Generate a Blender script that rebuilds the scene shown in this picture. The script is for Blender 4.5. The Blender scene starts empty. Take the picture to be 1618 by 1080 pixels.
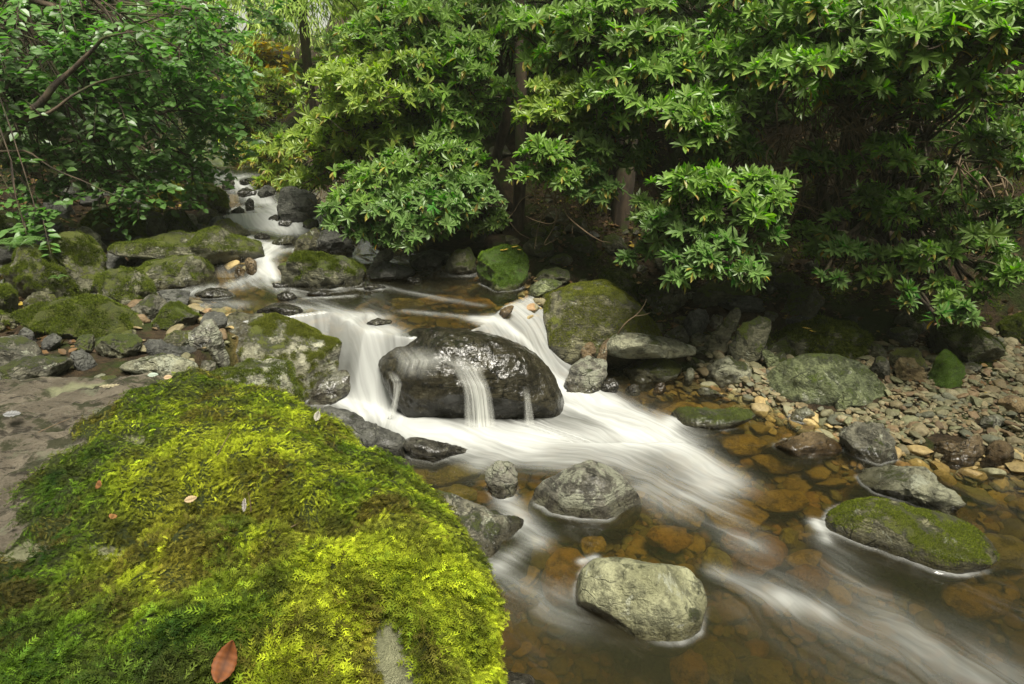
import bpy, math
import numpy as np
from mathutils import Vector

R = math.radians
rng = np.random.default_rng(7)
scene = bpy.context.scene
col = scene.collection

# ------------------------------------------------------------------ camera, sky, sun, exposure
PITCH = R(21.27); CAM = np.array([0.0, 0.0, 2.0])
cd = bpy.data.cameras.new("camera"); cam = bpy.data.objects.new("camera", cd); col.objects.link(cam)
cam.location = CAM; cam.rotation_euler = (math.pi/2 - PITCH, 0, 0)
cd.lens = 24.0; cd.sensor_width = 36.0; cd.clip_start = 0.02; cd.clip_end = 600
scene.camera = cam
SUN_DIR = Vector((0.16, -0.38, 1.0)).normalized()
sun_el = math.asin(SUN_DIR.z); sun_az = math.atan2(SUN_DIR.x, SUN_DIR.y)
w = bpy.data.worlds.new("World"); scene.world = w; w.use_nodes = True
wn = w.node_tree.nodes; wl = w.node_tree.links
sky = wn.new('ShaderNodeTexSky'); sky.sky_type = 'NISHITA'; sky.sun_disc = False
sky.sun_elevation = sun_el; sky.sun_rotation = sun_az; sky.dust_density = 3.0; sky.air_density = 1.0
hs = wn.new('ShaderNodeHueSaturation'); hs.inputs['Saturation'].default_value = 0.22
wl.new(sky.outputs[0], hs.inputs['Color'])
warm = wn.new('ShaderNodeMix'); warm.data_type = 'RGBA'; warm.blend_type = 'MULTIPLY'; warm.inputs[0].default_value = 1.0
warm.inputs[7].default_value = (1.0, 0.98, 0.84, 1)
wl.new(hs.outputs[0], warm.inputs[6]); wl.new(warm.outputs[2], wn['Background'].inputs[0])
wn['Background'].inputs[1].default_value = 0.10
sd = bpy.data.lights.new("sun", 'SUN'); sd.energy = 3.9; sd.angle = R(24); sd.color = (1.0, 0.95, 0.84)
sun = bpy.data.objects.new("sun", sd); col.objects.link(sun)
sun.rotation_euler = SUN_DIR.to_track_quat('Z', 'Y').to_euler(); sun.location = (3, 3, 12)
scene.view_settings.view_transform = 'Standard'; scene.view_settings.look = 'None'
scene.view_settings.gamma = 1.0; scene.view_settings.exposure = 1.25
scene.cycles.max_bounces = 6; scene.cycles.diffuse_bounces = 3; scene.cycles.glossy_bounces = 2
scene.cycles.transmission_bounces = 3; scene.cycles.transparent_max_bounces = 6
scene.cycles.caustics_reflective = False; scene.cycles.caustics_refractive = False

# ------------------------------------------------------------------ noise and mesh helpers
_p = np.random.default_rng(3).permutation(256); _p = np.concatenate([_p, _p, _p])
_g = np.random.default_rng(4).normal(size=(256, 3)); _g /= np.linalg.norm(_g, axis=1)[:, None]
def perlin(P):
    P = np.asarray(P, float); i = np.floor(P).astype(int); f = P - i; i &= 255
    u = f*f*f*(f*(f*6-15)+10); out = 0
    for dx in (0, 1):
        wx = u[..., 0] if dx else 1-u[..., 0]
        for dy in (0, 1):
            wy = u[..., 1] if dy else 1-u[..., 1]
            for dz in (0, 1):
                wz = u[..., 2] if dz else 1-u[..., 2]
                h = _p[_p[_p[i[..., 0]+dx] + i[..., 1]+dy] + i[..., 2]+dz]
                g = _g[h & 255]
                out = out + wx*wy*wz*((f[..., 0]-dx)*g[..., 0] + (f[..., 1]-dy)*g[..., 1] + (f[..., 2]-dz)*g[..., 2])
    return out*1.5
def fbm(P, o=4, gain=.5):
    a = 1; s = 0; P = np.asarray(P, float)
    for k in range(o):
        s = s + a*perlin(P*2**k + 17.3*k); a *= gain
    return s
def n2(x, y, sc, o=3, seed=0): return fbm(np.stack([x*sc+seed, y*sc-seed, np.full_like(x, seed*1.7)], -1), o)
def sstep(a, b, x):
    t = np.clip((x-a)/(b-a), 0, 1); return t*t*(3-2*t)

def mesh_obj(name, V, F, mat=None, parent=None, loc=(0, 0, 0), attrs=None, smooth=True, vcol=None):
    """V (n,3) world or local coordinates, F list of int arrays (m,3)/(m,4)"""
    V = np.asarray(V, np.float32); me = bpy.data.meshes.new(name)
    Fs = F if isinstance(F, list) else [F]
    loops = np.concatenate([f.ravel() for f in Fs]).astype(np.int32)
    tot = np.concatenate([np.full(len(f), f.shape[1]) for f in Fs]).astype(np.int32)
    st = np.concatenate([[0], np.cumsum(tot)[:-1]]).astype(np.int32)
    me.vertices.add(len(V)); me.vertices.foreach_set('co', V.ravel())
    me.loops.add(len(loops)); me.loops.foreach_set('vertex_index', loops)
    me.polygons.add(len(tot)); me.polygons.foreach_set('loop_start', st); me.polygons.foreach_set('loop_total', tot)
    me.polygons.foreach_set('use_smooth', np.full(len(tot), smooth))
    me.update(calc_edges=True)
    for k, v in (attrs or {}).items():
        a = me.attributes.new(k, 'FLOAT', 'POINT'); a.data.foreach_set('value', np.asarray(v, np.float32).ravel())
    if vcol is not None:
        a = me.attributes.new('col', 'FLOAT_COLOR', 'POINT')
        c = np.ones((len(V), 4), np.float32); c[:, :3] = vcol; a.data.foreach_set('color', c.ravel())
    if mat: me.materials.append(mat)
    o = bpy.data.objects.new(name, me); o.location = loc; col.objects.link(o)
    if parent: o.parent = parent
    return o
def empty(name, loc):
    o = bpy.data.objects.new(name, None); o.location = loc; o.empty_display_size = .1; col.objects.link(o); return o
def tag(o, label=None, cat=None, group=None, kind=None):
    if label: o['label'] = label
    if cat: o['category'] = cat
    if group: o['group'] = group
    if kind: o['kind'] = kind
    return o
def grid_faces(nu, nv, wrap=False):
    a = np.arange(nu*nv).reshape(nu, nv)
    if wrap:
        b = np.roll(a, -1, axis=1)
        return np.stack([a[:-1], b[:-1], b[1:], a[1:]], -1).reshape(-1, 4)
    return np.stack([a[:-1, :-1], a[:-1, 1:], a[1:, 1:], a[1:, :-1]], -1).reshape(-1, 4)

FW = np.array([0, math.cos(PITCH), -math.sin(PITCH)]); UP = np.array([0, math.sin(PITCH), math.cos(PITCH)]); RT = np.array([1., 0, 0])
def ray(px, py): return FW + (px-809)/1079*RT + (540-py)/1079*UP
def at(px, py, Y):            # the place seen there at Y metres upstream
    r = ray(px, py); return CAM + r*(Y/r[1])

# ------------------------------------------------------------------ stream levels and ground
LIP = np.array([(-9, 2.4), (-2.1, 2.9), (-1.85, 3.3), (-1.82, 4.0), (-1.75, 4.42), (-1.3, 4.55), (-.98, 4.14), (-.66, 4.02), (-.3, 4.1), (-.12, 4.35), (-.02, 4.75), (.35, 5.3), (.9, 6.2), (2.0, 9), (3., 40)])
def seg_dist(X, Y, P):
    best = np.full(X.shape, 1e9); sgn = np.zeros(X.shape); s0 = 0; S = np.zeros(X.shape)
    for (ax, ay), (bx, by) in zip(P[:-1], P[1:]):
        dx, dy = bx-ax, by-ay; L = math.hypot(dx, dy)
        t = np.clip(((X-ax)*dx+(Y-ay)*dy)/(L*L), 0, 1)
        d = np.hypot(X-ax-t*dx, Y-ay-t*dy); c = dx*(Y-ay)-dy*(X-ax)
        m = d < best; best = np.where(m, d, best); sgn = np.where(m, np.sign(c), sgn); S = np.where(m, s0+t*L, S); s0 += L
    return best, sgn, S
def inside(X, Y, P):
    P = np.vstack([P, P[:1]]); ins = np.zeros(X.shape, bool)
    for (ax, ay), (bx, by) in zip(P[:-1], P[1:]):
        c = (ay > Y) != (by > Y); ins ^= c & (X < ax + (Y-ay)*(bx-ax)/(by-ay+1e-12))
    return ins
LIPP = np.vstack([LIP, [(3, 400), (-400, 400), (-400, 2.6)]])
UPY = np.array([0, 4.3, 5.45, 5.62, 6.3, 6.75, 6.9, 7.45, 7.75, 8.2, 8.45, 9.2, 12, 40])
UPZ = np.array([.45, .45, .455, .53, .56, .60, .70, .73, .87, .90, .98, 1.02, 1.2, 2.6])
def level(X, Y):
    X = np.asarray(X, float); Y = np.asarray(Y, float)
    d, _, _ = seg_dist(X, Y, LIP); sd_ = np.where(inside(X, Y, LIPP), d, -d)     # >0 upstream of the lip
    wdt = .13 + .40*sstep(-.25, .15, X)
    k = sstep(-wdt, .05, sd_)
    lo = -.05*sstep(2.6, 1.2, Y)
    up = np.interp(Y, UPY, UPZ)
    return lo*(1-k) + up*k
def lev1(x, y): return float(level(np.array([x]), np.array([y]))[0])
RIV = [(-1.9, .2), (-1.2, 1.6), (-1.7, 3.2), (-1.78, 3.95), (-1.95, 4.4), (-2.35, 4.75), (-2.75, 5.05), (-2.85, 5.35), (-2.3, 5.7), (-2.2, 6.0),
       (-2.55, 6.5), (-3.0, 7.0), (-3.25, 7.7), (-3.75, 8.5), (-4.4, 9.5), (-5.5, 11), (-8, 14), (-7, 14.5), (-4.4, 11), (-3.45, 9.6), (-3.0, 8.4), (-2.0, 7.6), (-1.5, 6.6),
       (-1.2, 6.05), (-.6, 5.85), (.1, 5.6), (.25, 5.2), (.2, 4.85), (.7, 4.72), (1.2, 4.55), (1.45, 4.42), (1.7, 4.05), (1.95, 3.82), (2.0, 3.58), (2.35, 3.42), (2.85, 3.3), (3.6, 3.15), (5.5, 2.6), (7, 1), (7, -3), (-2, -3)]
RIV = np.array(RIV)
def river_sd(X, Y):           # <0 in the river
    P = np.vstack([RIV, RIV[:1]]); d, _, _ = seg_dist(X, Y, P)
    ins = np.zeros(X.shape, bool)
    for (ax, ay), (bx, by) in zip(P[:-1], P[1:]):
        c = (ay > Y) != (by > Y)
        xx = ax + (Y-ay)*(bx-ax)/(by-ay+1e-12); ins ^= c & (X < xx)
    return np.where(ins, -d, d)
def ground(X, Y):
    X = np.asarray(X, float); Y = np.asarray(Y, float)
    s = river_sd(X, Y); L = level(X, Y)
    bed = -.05 - .20*sstep(0, .55, -s) - .14*sstep(2.7, 1.9, Y)*sstep(.2, .9, -s) + .03*n2(X, Y, 1.6, 3, 5)
    right = X > np.interp(Y, [3, 5.5, 9, 14], [0, -.4, -2.6, -6])
    beach = .02 + .07*s + .02*n2(X, Y, 2.2, 3, 9)
    bk = .02 + .13*np.minimum(s, .7) + .42*np.maximum(s-.7, 0)
    bkr = np.where(Y < 5.0, beach + .35*np.maximum(s-1.5, 0), bk)
    bank = np.where(right, beach*(1-sstep(4.6, 5.2, Y)) + bk*sstep(4.6, 5.2, Y), .0 + .06*np.minimum(s, 1.2) + .40*np.maximum(s-1.2, 0))
    bank = bank + .07*n2(X, Y, 1.1, 4, 2)*sstep(.2, 1.2, s)
    bank = np.minimum(bank, 1.0 + 8*sstep(-2.2, .5, X+.25*(Y-8)) + 7*sstep(-6.5, -9, X+.3*(Y-8)) + .02*s)
    up = sstep(-.06, .06, s)
    g = L + bed*(1-up) + bank*up
    # below the falls the bed drops in front of the lip, never above the water
    return g
def gr1(x, y): return float(ground(np.array([x]), np.array([y]))[0])

_t = np.arange(.8, 17, .012)
def hit(px, py, dz=0.0, solid=False):      # where the line of sight meets the water (or the ground, if that is higher)
    P = CAM + ray(px, py)[None]*_t[:, None]; L = level(P[:, 0], P[:, 1])
    if solid: L = np.maximum(L, ground(P[:, 0], P[:, 1]))
    k = np.nonzero(P[:, 2] <= L+dz)[0]
    return P[k[0] if len(k) else -1]

# ------------------------------------------------------------------ materials
def newmat(name):
    m = bpy.data.materials.new(name); m.use_nodes = True; nt = m.node_tree
    return m, nt, nt.nodes['Principled BSDF'], nt.nodes['Material Output']
class NT:
    def __init__(s, nt): s.nt = nt
    def n(s, t, **k):
        x = s.nt.nodes.new(t)
        for a, b in k.items(): setattr(x, a, b)
        return x
    def l(s, a, b): s.nt.links.new(a, b)
    def noise(s, vec, scale, detail=5, rough=.55, dist=0):
        x = s.n('ShaderNodeTexNoise'); x.inputs['Scale'].default_value = scale; x.inputs['Detail'].default_value = detail
        x.inputs['Roughness'].default_value = rough; x.inputs['Distortion'].default_value = dist
        if vec is not None: s.l(vec, x.inputs['Vector'])
        return x.outputs['Fac']
    def math(s, op, a, b=None, c=None, clamp=False):
        x = s.n('ShaderNodeMath', operation=op, use_clamp=clamp)
        for i, v in enumerate((a, b, c)):
            if v is None: continue
            if isinstance(v, (int, float)): x.inputs[i].default_value = v
            else: s.l(v, x.inputs[i])
        return x.outputs[0]
    def ss(s, v, a, b, lo=0., hi=1.):
        x = s.n('ShaderNodeMapRange', interpolation_type='SMOOTHSTEP'); s.l(v, x.inputs[0])
        for i, q in zip((1, 2, 3, 4), (a, b, lo, hi)): x.inputs[i].default_value = q
        return x.outputs[0]
    def mix(s, f, a, b, blend='MIX'):
        x = s.n('ShaderNodeMix', data_type='RGBA', blend_type=blend)
        for i, v in ((0, f), (6, a), (7, b)):
            if isinstance(v, (int, float)): x.inputs[i].default_value = v
            elif isinstance(v, tuple): x.inputs[i].default_value = v if len(v) == 4 else v+(1,)
            else: s.l(v, x.inputs[i])
        return x.outputs[2]
    def mapv(s, vec, scale, rot=(0, 0, 0)):
        x = s.n('ShaderNodeMapping'); s.l(vec, x.inputs[0]); x.inputs['Scale'].default_value = scale; x.inputs['Rotation'].default_value = rot
        return x.outputs[0]
    def bump(s, h, strength, dist, normal=None):
        x = s.n('ShaderNodeBump'); x.inputs['Strength'].default_value = strength; x.inputs['Distance'].default_value = dist
        s.l(h, x.inputs['Height'])
        if normal is not None: s.l(normal, x.inputs['Normal'])
        return x.outputs[0]

def rock_mat(name, c1, c2, moss=.5, mosscol=(.07, .085, .008), moss2=(.022, .035, .005), lichen=.2, wet=0., rough=.8, strata=.5, mz=.7):
    m, nt, P, out = newmat(name); g = NT(nt)
    tc = g.n('ShaderNodeTexCoord').outputs['Object']; oi = g.n('ShaderNodeObjectInfo')
    off = g.n('ShaderNodeVectorMath', operation='ADD'); sc_ = g.n('ShaderNodeVectorMath', operation='SCALE')
    cmb = g.n('ShaderNodeCombineXYZ')
    for k in range(3): g.l(oi.outputs['Random'], cmb.inputs[k])
    g.l(cmb.outputs[0], sc_.inputs[0]); sc_.inputs['Scale'].default_value = 37
    g.l(tc, off.inputs[0]); g.l(sc_.outputs[0], off.inputs[1]); v = off.outputs[0]
    big = g.noise(v, 4, 6, .6, .3); mid = g.noise(v, 16, 6, .65); fine = g.noise(v, 70, 5, .7); tiny = g.noise(v, 260, 3, .7)
    lay = g.noise(g.mapv(v, (2, 3, 34), (.35, .25, 0)), 1.0, 5, .6, .6)
    base = g.mix(g.ss(big, .35, .65), c1, c2)
    base = g.mix(g.ss(mid, .45, .62, 0, .8), base, tuple(x*.38 for x in c1))
    base = g.mix(g.ss(fine, .5, .8, 0, .6), base, tuple(min(1, x*1.5) for x in c2))
    base = g.mix(g.ss(lay, .55, .72, 0, strata*.8), base, tuple(x*.4 for x in c1))
    wv = g.n('ShaderNodeVectorMath', operation='ADD'); g.l(v, wv.inputs[0]); nz_ = g.n('ShaderNodeTexNoise'); nz_.inputs['Scale'].default_value = 6; g.l(v, nz_.inputs['Vector']); wsc = g.n('ShaderNodeVectorMath', operation='SCALE'); g.l(nz_.outputs['Color'], wsc.inputs[0]); wsc.inputs['Scale'].default_value = .22; g.l(wsc.outputs[0], wv.inputs[1])
    vo = g.n('ShaderNodeTexVoronoi', feature='DISTANCE_TO_EDGE'); vo.inputs['Scale'].default_value = 1.0; g.l(g.mapv(wv.outputs[0], (3.2, 4.5, 11), (.4, .3, 0)), vo.inputs['Vector'])
    crack = g.math('MULTIPLY', g.ss(vo.outputs[0], .0, .03, 1, 0), g.ss(g.noise(v, 4, 3), .48, .62, 0, min(1, strata*1.3))); base = g.mix(g.math('MULTIPLY', crack, .8), base, tuple(x*.22 for x in c1))
    if lichen > 0:
        li = g.noise(v, 9, 8, .72, .4)
        base = g.mix(g.ss(li, .64-.22*lichen, .70-.22*lichen, 0, .85), base, (.30, .31, .23))
    geo = g.n('ShaderNodeNewGeometry'); sep = g.n('ShaderNodeSeparateXYZ'); g.l(geo.outputs['Normal'], sep.inputs[0])
    nz = sep.outputs[2]
    mn = g.math('ADD', g.math('MULTIPLY', nz, mz), g.math('MULTIPLY', g.math('SUBTRACT', g.noise(v, 5.5, 8, .68, .2), .5), 3.0))
    mn = g.math('ADD', mn, g.math('MULTIPLY', g.math('SUBTRACT', fine, .5), .9))
    thr = 1.35 - 1.7*moss
    mask = g.ss(mn, thr-.12, thr+.22)
    at_w = g.n('ShaderNodeAttribute', attribute_name='wet').outputs['Fac']
    wetf = g.math('ADD', at_w, wet, clamp=True)
    wetf = g.math('MULTIPLY', wetf, g.ss(mid, .2, .5, .7, 1), clamp=True)
    mask = g.math('MULTIPLY', mask, g.ss(at_w, .4, .9, 1, .1)) if moss > 0 else mask
    mc = g.mix(g.ss(g.noise(v, 11, 5, .6), .35, .65), moss2, mosscol)
    mc = g.mix(g.ss(tiny, .35, .7, 0, .8), mc, tuple(x*1.8 for x in mosscol))
    mc = g.mix(g.ss(g.noise(v, 27, 4, .6), .55, .72, 0, .7), mc, (.07, .055, .02))
    if moss <= 0: cfin = base
    else: cfin = g.mix(mask, base, mc)
    drk = g.mix(1.0, cfin, (.30, .28, .25), 'MULTIPLY')
    cfin2 = g.mix(wetf, cfin, drk)
    g.l(cfin2, P.inputs['Base Color'])
    rr = g.n('ShaderNodeMapRange'); g.l(wetf, rr.inputs[0]); rr.inputs[3].default_value = rough; rr.inputs[4].default_value = .22
    rg = g.math('ADD', g.math('MULTIPLY', rr.outputs[0], g.ss(fine, .3, .7, .75, 1.2)), g.math('MULTIPLY', mask, .3) if moss > 0 else 0., clamp=True)
    g.l(rg, P.inputs['Roughness'])
    P.inputs['Specular IOR Level'].default_value = .5
    g.l(g.math('MULTIPLY', wetf, g.ss(g.noise(v, 7, 5, .6), .38, .62, .25, 1)), P.inputs['Coat Weight']); P.inputs['Coat Roughness'].default_value = .2; P.inputs['Coat IOR'].default_value = 1.5
    h = g.math('ADD', g.math('MULTIPLY', big, .6), g.math('ADD', g.math('MULTIPLY', mid, .35), g.math('MULTIPLY', fine, .16)))
    h = g.math('ADD', h, g.math('MULTIPLY', lay, .4*strata)); h = g.math('SUBTRACT', h, g.math('MULTIPLY', crack, .25))
    if moss > 0: h = g.math('ADD', h, g.math('MULTIPLY', mask, g.math('ADD', .12, g.math('MULTIPLY', tiny, .35))))
    bn_ = g.bump(h, 1., .14); g.l(bn_, P.inputs['Normal'])
    rip = g.noise(g.mapv(v, (45, 45, 22)), 1, 3, .6, .8); g.l(g.bump(rip, .6, .012), P.inputs['Coat Normal'])
    g.l(g.math('SUBTRACT', .5, g.math('MULTIPLY', wetf, .4)), P.inputs['Specular IOR Level'])
    return m

M = {}
M['grey'] = rock_mat('grey_rock', (.09, .085, .06), (.19, .18, .125), .42, lichen=.35)
M['pale'] = rock_mat('pale_rock', (.16, .155, .10), (.30, .30, .20), .32, lichen=.45, strata=.35)
M['cream'] = rock_mat('cream_rock', (.18, .18, .095), (.32, .32, .19), .24, lichen=.3, strata=.3)
M['olive'] = rock_mat('olive_rock', (.085, .08, .045), (.20, .19, .10), .5, (.11, .125, .01), (.035, .05, .007), lichen=.3)
M['greenslab'] = rock_mat('green_slab_rock', (.10, .12, .05), (.20, .225, .10), .42, (.09, .125, .012), lichen=.25, strata=.6)
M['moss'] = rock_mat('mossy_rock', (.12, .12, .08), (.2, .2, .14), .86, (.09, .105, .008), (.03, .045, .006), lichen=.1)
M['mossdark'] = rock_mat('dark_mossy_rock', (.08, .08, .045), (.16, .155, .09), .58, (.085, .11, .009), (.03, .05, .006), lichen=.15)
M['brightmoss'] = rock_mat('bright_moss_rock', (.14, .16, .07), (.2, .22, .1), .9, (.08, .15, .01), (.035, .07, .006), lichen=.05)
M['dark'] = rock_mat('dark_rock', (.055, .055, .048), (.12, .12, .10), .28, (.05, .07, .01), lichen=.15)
M['wet'] = rock_mat('wet_dark_rock', (.06, .057, .045), (.15, .145, .12), .12, (.05, .07, .01), lichen=.35, wet=.75, strata=.8)
M['wetsilver'] = rock_mat('wet_grey_rock', (.085, .08, .06), (.26, .25, .2), .22, (.08, .12, .01), lichen=.75, wet=.35, strata=.8)
M['brown'] = rock_mat('brown_rock', (.13, .085, .035), (.22, .16, .08), .12, lichen=.12, wet=.25)
M['orange'] = rock_mat('orange_rock', (.24, .16, .07), (.34, .26, .13), .0, lichen=.2)
M['sub_orange'] = rock_mat('submerged_orange_stone', (.42, .25, .10), (.5, .34, .15), .0, lichen=.0, strata=0)
M['sub_amber'] = rock_mat('submerged_amber_stone', (.42, .30, .10), (.52, .40, .16), .0, lichen=.0, strata=.2)
M['sub_olive'] = rock_mat('submerged_olive_stone', (.30, .29, .13), (.45, .42, .2), .0, lichen=.0, strata=.2)
M['sub_brick'] = rock_mat('submerged_brick_stone', (.30, .16, .07), (.38, .23, .11), .0, lichen=.0, strata=.2)

M['wetblack'] = rock_mat('wet_black_rock', (.05, .047, .03), (.13, .12, .075), .0, lichen=.0, wet=1., strata=.8)
M['mosslit'] = rock_mat('lit_mossy_rock', (.10, .098, .055), (.21, .205, .125), .6, (.11, .13, .012), (.045, .06, .008), lichen=.25)  # mossy rock with colours lightened to offset the left tree's shade
M['fallrock'] = rock_mat('pale_topped_rock', (.15, .145, .09), (.36, .35, .25), .42, (.13, .15, .015), (.045, .06, .008), lichen=.5)
def soil_mat():
    m, nt, P, out = newmat('ground'); g = NT(nt)
    v = g.n('ShaderNodeTexCoord').outputs['Object']
    a = g.noise(v, 2.2, 8, .65); b = g.noise(v, 14, 6, .7); c = g.noise(v, 60, 4, .7)
    base = g.mix(g.ss(b, .35, .65), (.018, .012, .006), (.055, .036, .018))
    base = g.mix(g.ss(c, .55, .75, 0, .8), base, (.08, .05, .02))
    base = g.mix(g.ss(a, .47, .58), base, g.mix(c, (.010, .016, .003), (.04, .055, .007)))
    bed = g.mix(g.ss(b, .35, .6), (.11, .075, .025), (.22, .15, .05))
    bed = g.mix(g.ss(c, .5, .7, 0, .7), bed, (.12, .08, .03))
    f = g.n('ShaderNodeAttribute', attribute_name='bed').outputs['Fac']
    g.l(g.mix(f, base, bed), P.inputs['Base Color']); P.inputs['Roughness'].default_value = .95
    P.inputs['Specular IOR Level'].default_value = .2
    g.l(g.bump(g.math('ADD', b, g.math('MULTIPLY', c, .4)), .9, .08), P.inputs['Normal'])
    return m
M['soil'] = soil_mat()

def attr_mat(name, rough=.6, trans=0., spec=.5, bumps=None, under=None, vary=.0):
    m, nt, P, out = newmat(name); g = NT(nt)
    c = g.n('ShaderNodeAttribute', attribute_name='col').outputs['Color']
    if vary:
        v = g.n('ShaderNodeTexCoord').outputs['Object']
        c = g.mix(g.ss(g.noise(v, 45, 6, .7), .4, .7, 0, vary), c, g.mix(1., c, (.35, .33, .3), 'MULTIPLY'))
        c = g.mix(g.ss(g.noise(v, 110, 4, .7), .55, .7, 0, vary), c, g.mix(1., c, (1.6, 1.6, 1.6), 'MULTIPLY'))
    if under:
        bf = g.n('ShaderNodeNewGeometry').outputs['Backfacing']
        c = g.mix(bf, c, g.mix(.6, c, under))
    g.l(c, P.inputs['Base Color']); P.inputs['Roughness'].default_value = rough
    P.inputs['Specular IOR Level'].default_value = spec
    if bumps:
        v = g.n('ShaderNodeTexCoord').outputs['Object']
        g.l(g.bump(g.noise(v, bumps[0], 5, .65), .8, bumps[1]), P.inputs['Normal'])
    if trans:
        t = g.n('ShaderNodeBsdfTranslucent'); mx = g.n('ShaderNodeMixShader'); mx.inputs[0].default_value = trans
        g.l(g.mix(1., c, (1.5, 1.7, .5), 'MULTIPLY'), t.inputs[0])
        g.l(P.outputs[0], mx.inputs[1]); g.l(t.outputs[0], mx.inputs[2]); g.l(mx.outputs[0], out.inputs[0])
    return m
M['leaf'] = attr_mat('rhododendron_leaf', .38, .34, .36, under=(.16, .2, .07))
M['broadleaf'] = attr_mat('broad_leaf', .40, .36, .5, under=(.10, .16, .05))
M['needle'] = attr_mat('conifer_needle', .7, .35, .2)
M['mossfrond'] = attr_mat('moss_frond', .85, .28, .15)
M['litter'] = attr_mat('dead_leaf', .7, .1, .3)
M['pebble'] = attr_mat('pebble', .65, 0, .4, bumps=(60, .01), vary=.6)
def bark_mat():
    m, nt, P, out = newmat('bark'); g = NT(nt)
    v = g.n('ShaderNodeTexCoord').outputs['Object']
    a = g.noise(g.mapv(v, (14, 14, 4)), 1, 7, .65); b = g.noise(v, 4, 5, .6)
    c = g.mix(g.ss(a, .35, .65), (.022, .015, .009), (.075, .052, .03))
    c = g.mix(g.ss(b, .5, .62, 0, .8), c, (.05, .07, .012))
    g.l(c, P.inputs['Base Color']); P.inputs['Roughness'].default_value = .9
    g.l(g.bump(a, .9, .03), P.inputs['Normal']); return m
M['bark'] = bark_mat()
def twig_mat():
    m, nt, P, out = newmat('twig'); g = NT(nt)
    v = g.n('ShaderNodeTexCoord').outputs['Object']
    c = g.mix(g.noise(v, 12, 4, .6), (.05, .032, .018), (.20, .14, .075))
    g.l(c, P.inputs['Base Color']); P.inputs['Roughness'].default_value = .85; return m
M['twig'] = twig_mat()

def water_mat():
    m, nt, P, out = newmat('stream_water'); g = NT(nt)
    A = lambda k: g.n('ShaderNodeAttribute', attribute_name=k).outputs['Fac']
    cmb = g.n('ShaderNodeCombineXYZ'); g.l(A('along'), cmb.inputs[0]); g.l(A('across'), cmb.inputs[1]); fl = cmb.outputs[0]
    st1 = g.noise(g.mapv(fl, (1.3, 9, 1)), 1, 4, .55, .3)
    st2 = g.noise(g.mapv(fl, (2.6, 34, 1)), 1, 3, .5, .2)
    st3 = g.noise(g.mapv(fl, (.9, 3.2, 1)), 1, 3, .5, .6)
    foam = A('foam')
    mod = g.math('ADD', g.math('MULTIPLY', g.math('SUBTRACT', st1, .5), 1.5), g.math('MULTIPLY', g.math('SUBTRACT', st3, .5), 1.3))
    mod = g.math('ADD', mod, g.math('MULTIPLY', g.math('SUBTRACT', st2, .5), .5))
    band = g.math('MULTIPLY', g.math('MULTIPLY', foam, g.math('SUBTRACT', 1.0, foam)), 4.0)
    f = g.math('ADD', foam, g.math('MULTIPLY', g.math('MULTIPLY', mod, band), .55), clamp=True)
    thin = g.math('ADD', g.math('MULTIPLY', g.ss(st1, .3, .72), .55), g.math('MULTIPLY', g.ss(st2, .3, .7), .45))
    f = g.math('MULTIPLY', f, g.math('ADD', .62, g.math('MULTIPLY', thin, .36)))
    tcol = g.n('ShaderNodeAttribute', attribute_name='col').outputs['Color']
    tr = g.n('ShaderNodeBsdfTransparent'); g.l(tcol, tr.inputs[0])
    body = g.n('ShaderNodeBsdfDiffuse'); body.inputs[0].default_value = (.028, .026, .013, 1)
    mb = g.n('ShaderNodeMixShader'); g.l(A('murk'), mb.inputs[0]); g.l(tr.outputs[0], mb.inputs[1]); g.l(body.outputs[0], mb.inputs[2])
    gl = g.n('ShaderNodeBsdfGlossy'); gl.inputs[0].default_value = (1, 1, 1, 1)
    gl.inputs['Roughness'].default_value = .16
    fr = g.n('ShaderNodeFresnel'); fr.inputs[0].default_value = 1.33
    bh = g.math('ADD', g.math('MULTIPLY', st3, 1.0), g.math('ADD', g.math('MULTIPLY', st1, .5), g.math('MULTIPLY', st2, .12)))
    bn = g.bump(bh, .3, .03)
    g.l(bn, gl.inputs['Normal']); g.l(bn, fr.inputs['Normal'])
    frs = g.math('MULTIPLY', fr.outputs[0], 1.5, clamp=True)
    ms = g.n('ShaderNodeMixShader'); g.l(frs, ms.inputs[0]); g.l(mb.outputs[0], ms.inputs[1]); g.l(gl.outputs[0], ms.inputs[2])
    P.inputs['Base Color'].default_value = (.42, .43, .415, 1); P.inputs['Roughness'].default_value = .7
    P.inputs['Specular IOR Level'].default_value = .1
    g.l(g.bump(bh, .3, .04), P.inputs['Normal'])
    mf = g.n('ShaderNodeMixShader'); g.l(f, mf.inputs[0]); g.l(ms.outputs[0], mf.inputs[1]); g.l(P.outputs[0], mf.inputs[2])
    g.l(mf.outputs[0], out.inputs[0])
    return m
M['water'] = water_mat()

# ------------------------------------------------------------------ ground sheet
def make_ground():
    ys = np.concatenate([np.linspace(-12, .8, 14)[:-1], np.linspace(.8, 6.5, 200)[:-1], np.linspace(6.5, 14, 120)[:-1], np.geomspace(14, 60, 24)])
    us = np.concatenate([-np.geomspace(30, 8, 10), np.linspace(-7.5, 7.5, 340), np.geomspace(8, 30, 10)])
    U, Y = np.meshgrid(us, ys); X = U*(1+np.maximum(Y, 0)*.03)
    Z = ground(X, Y)
    s = river_sd(X, Y)
    f = grid_faces(len(ys), len(us))
    o = mesh_obj('ground', np.stack([X, Y, Z], -1).reshape(-1, 3), f, M['soil'], attrs={'bed': sstep(.04, -.12, s).ravel()})
    tag(o, kind='structure')
make_ground()

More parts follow.
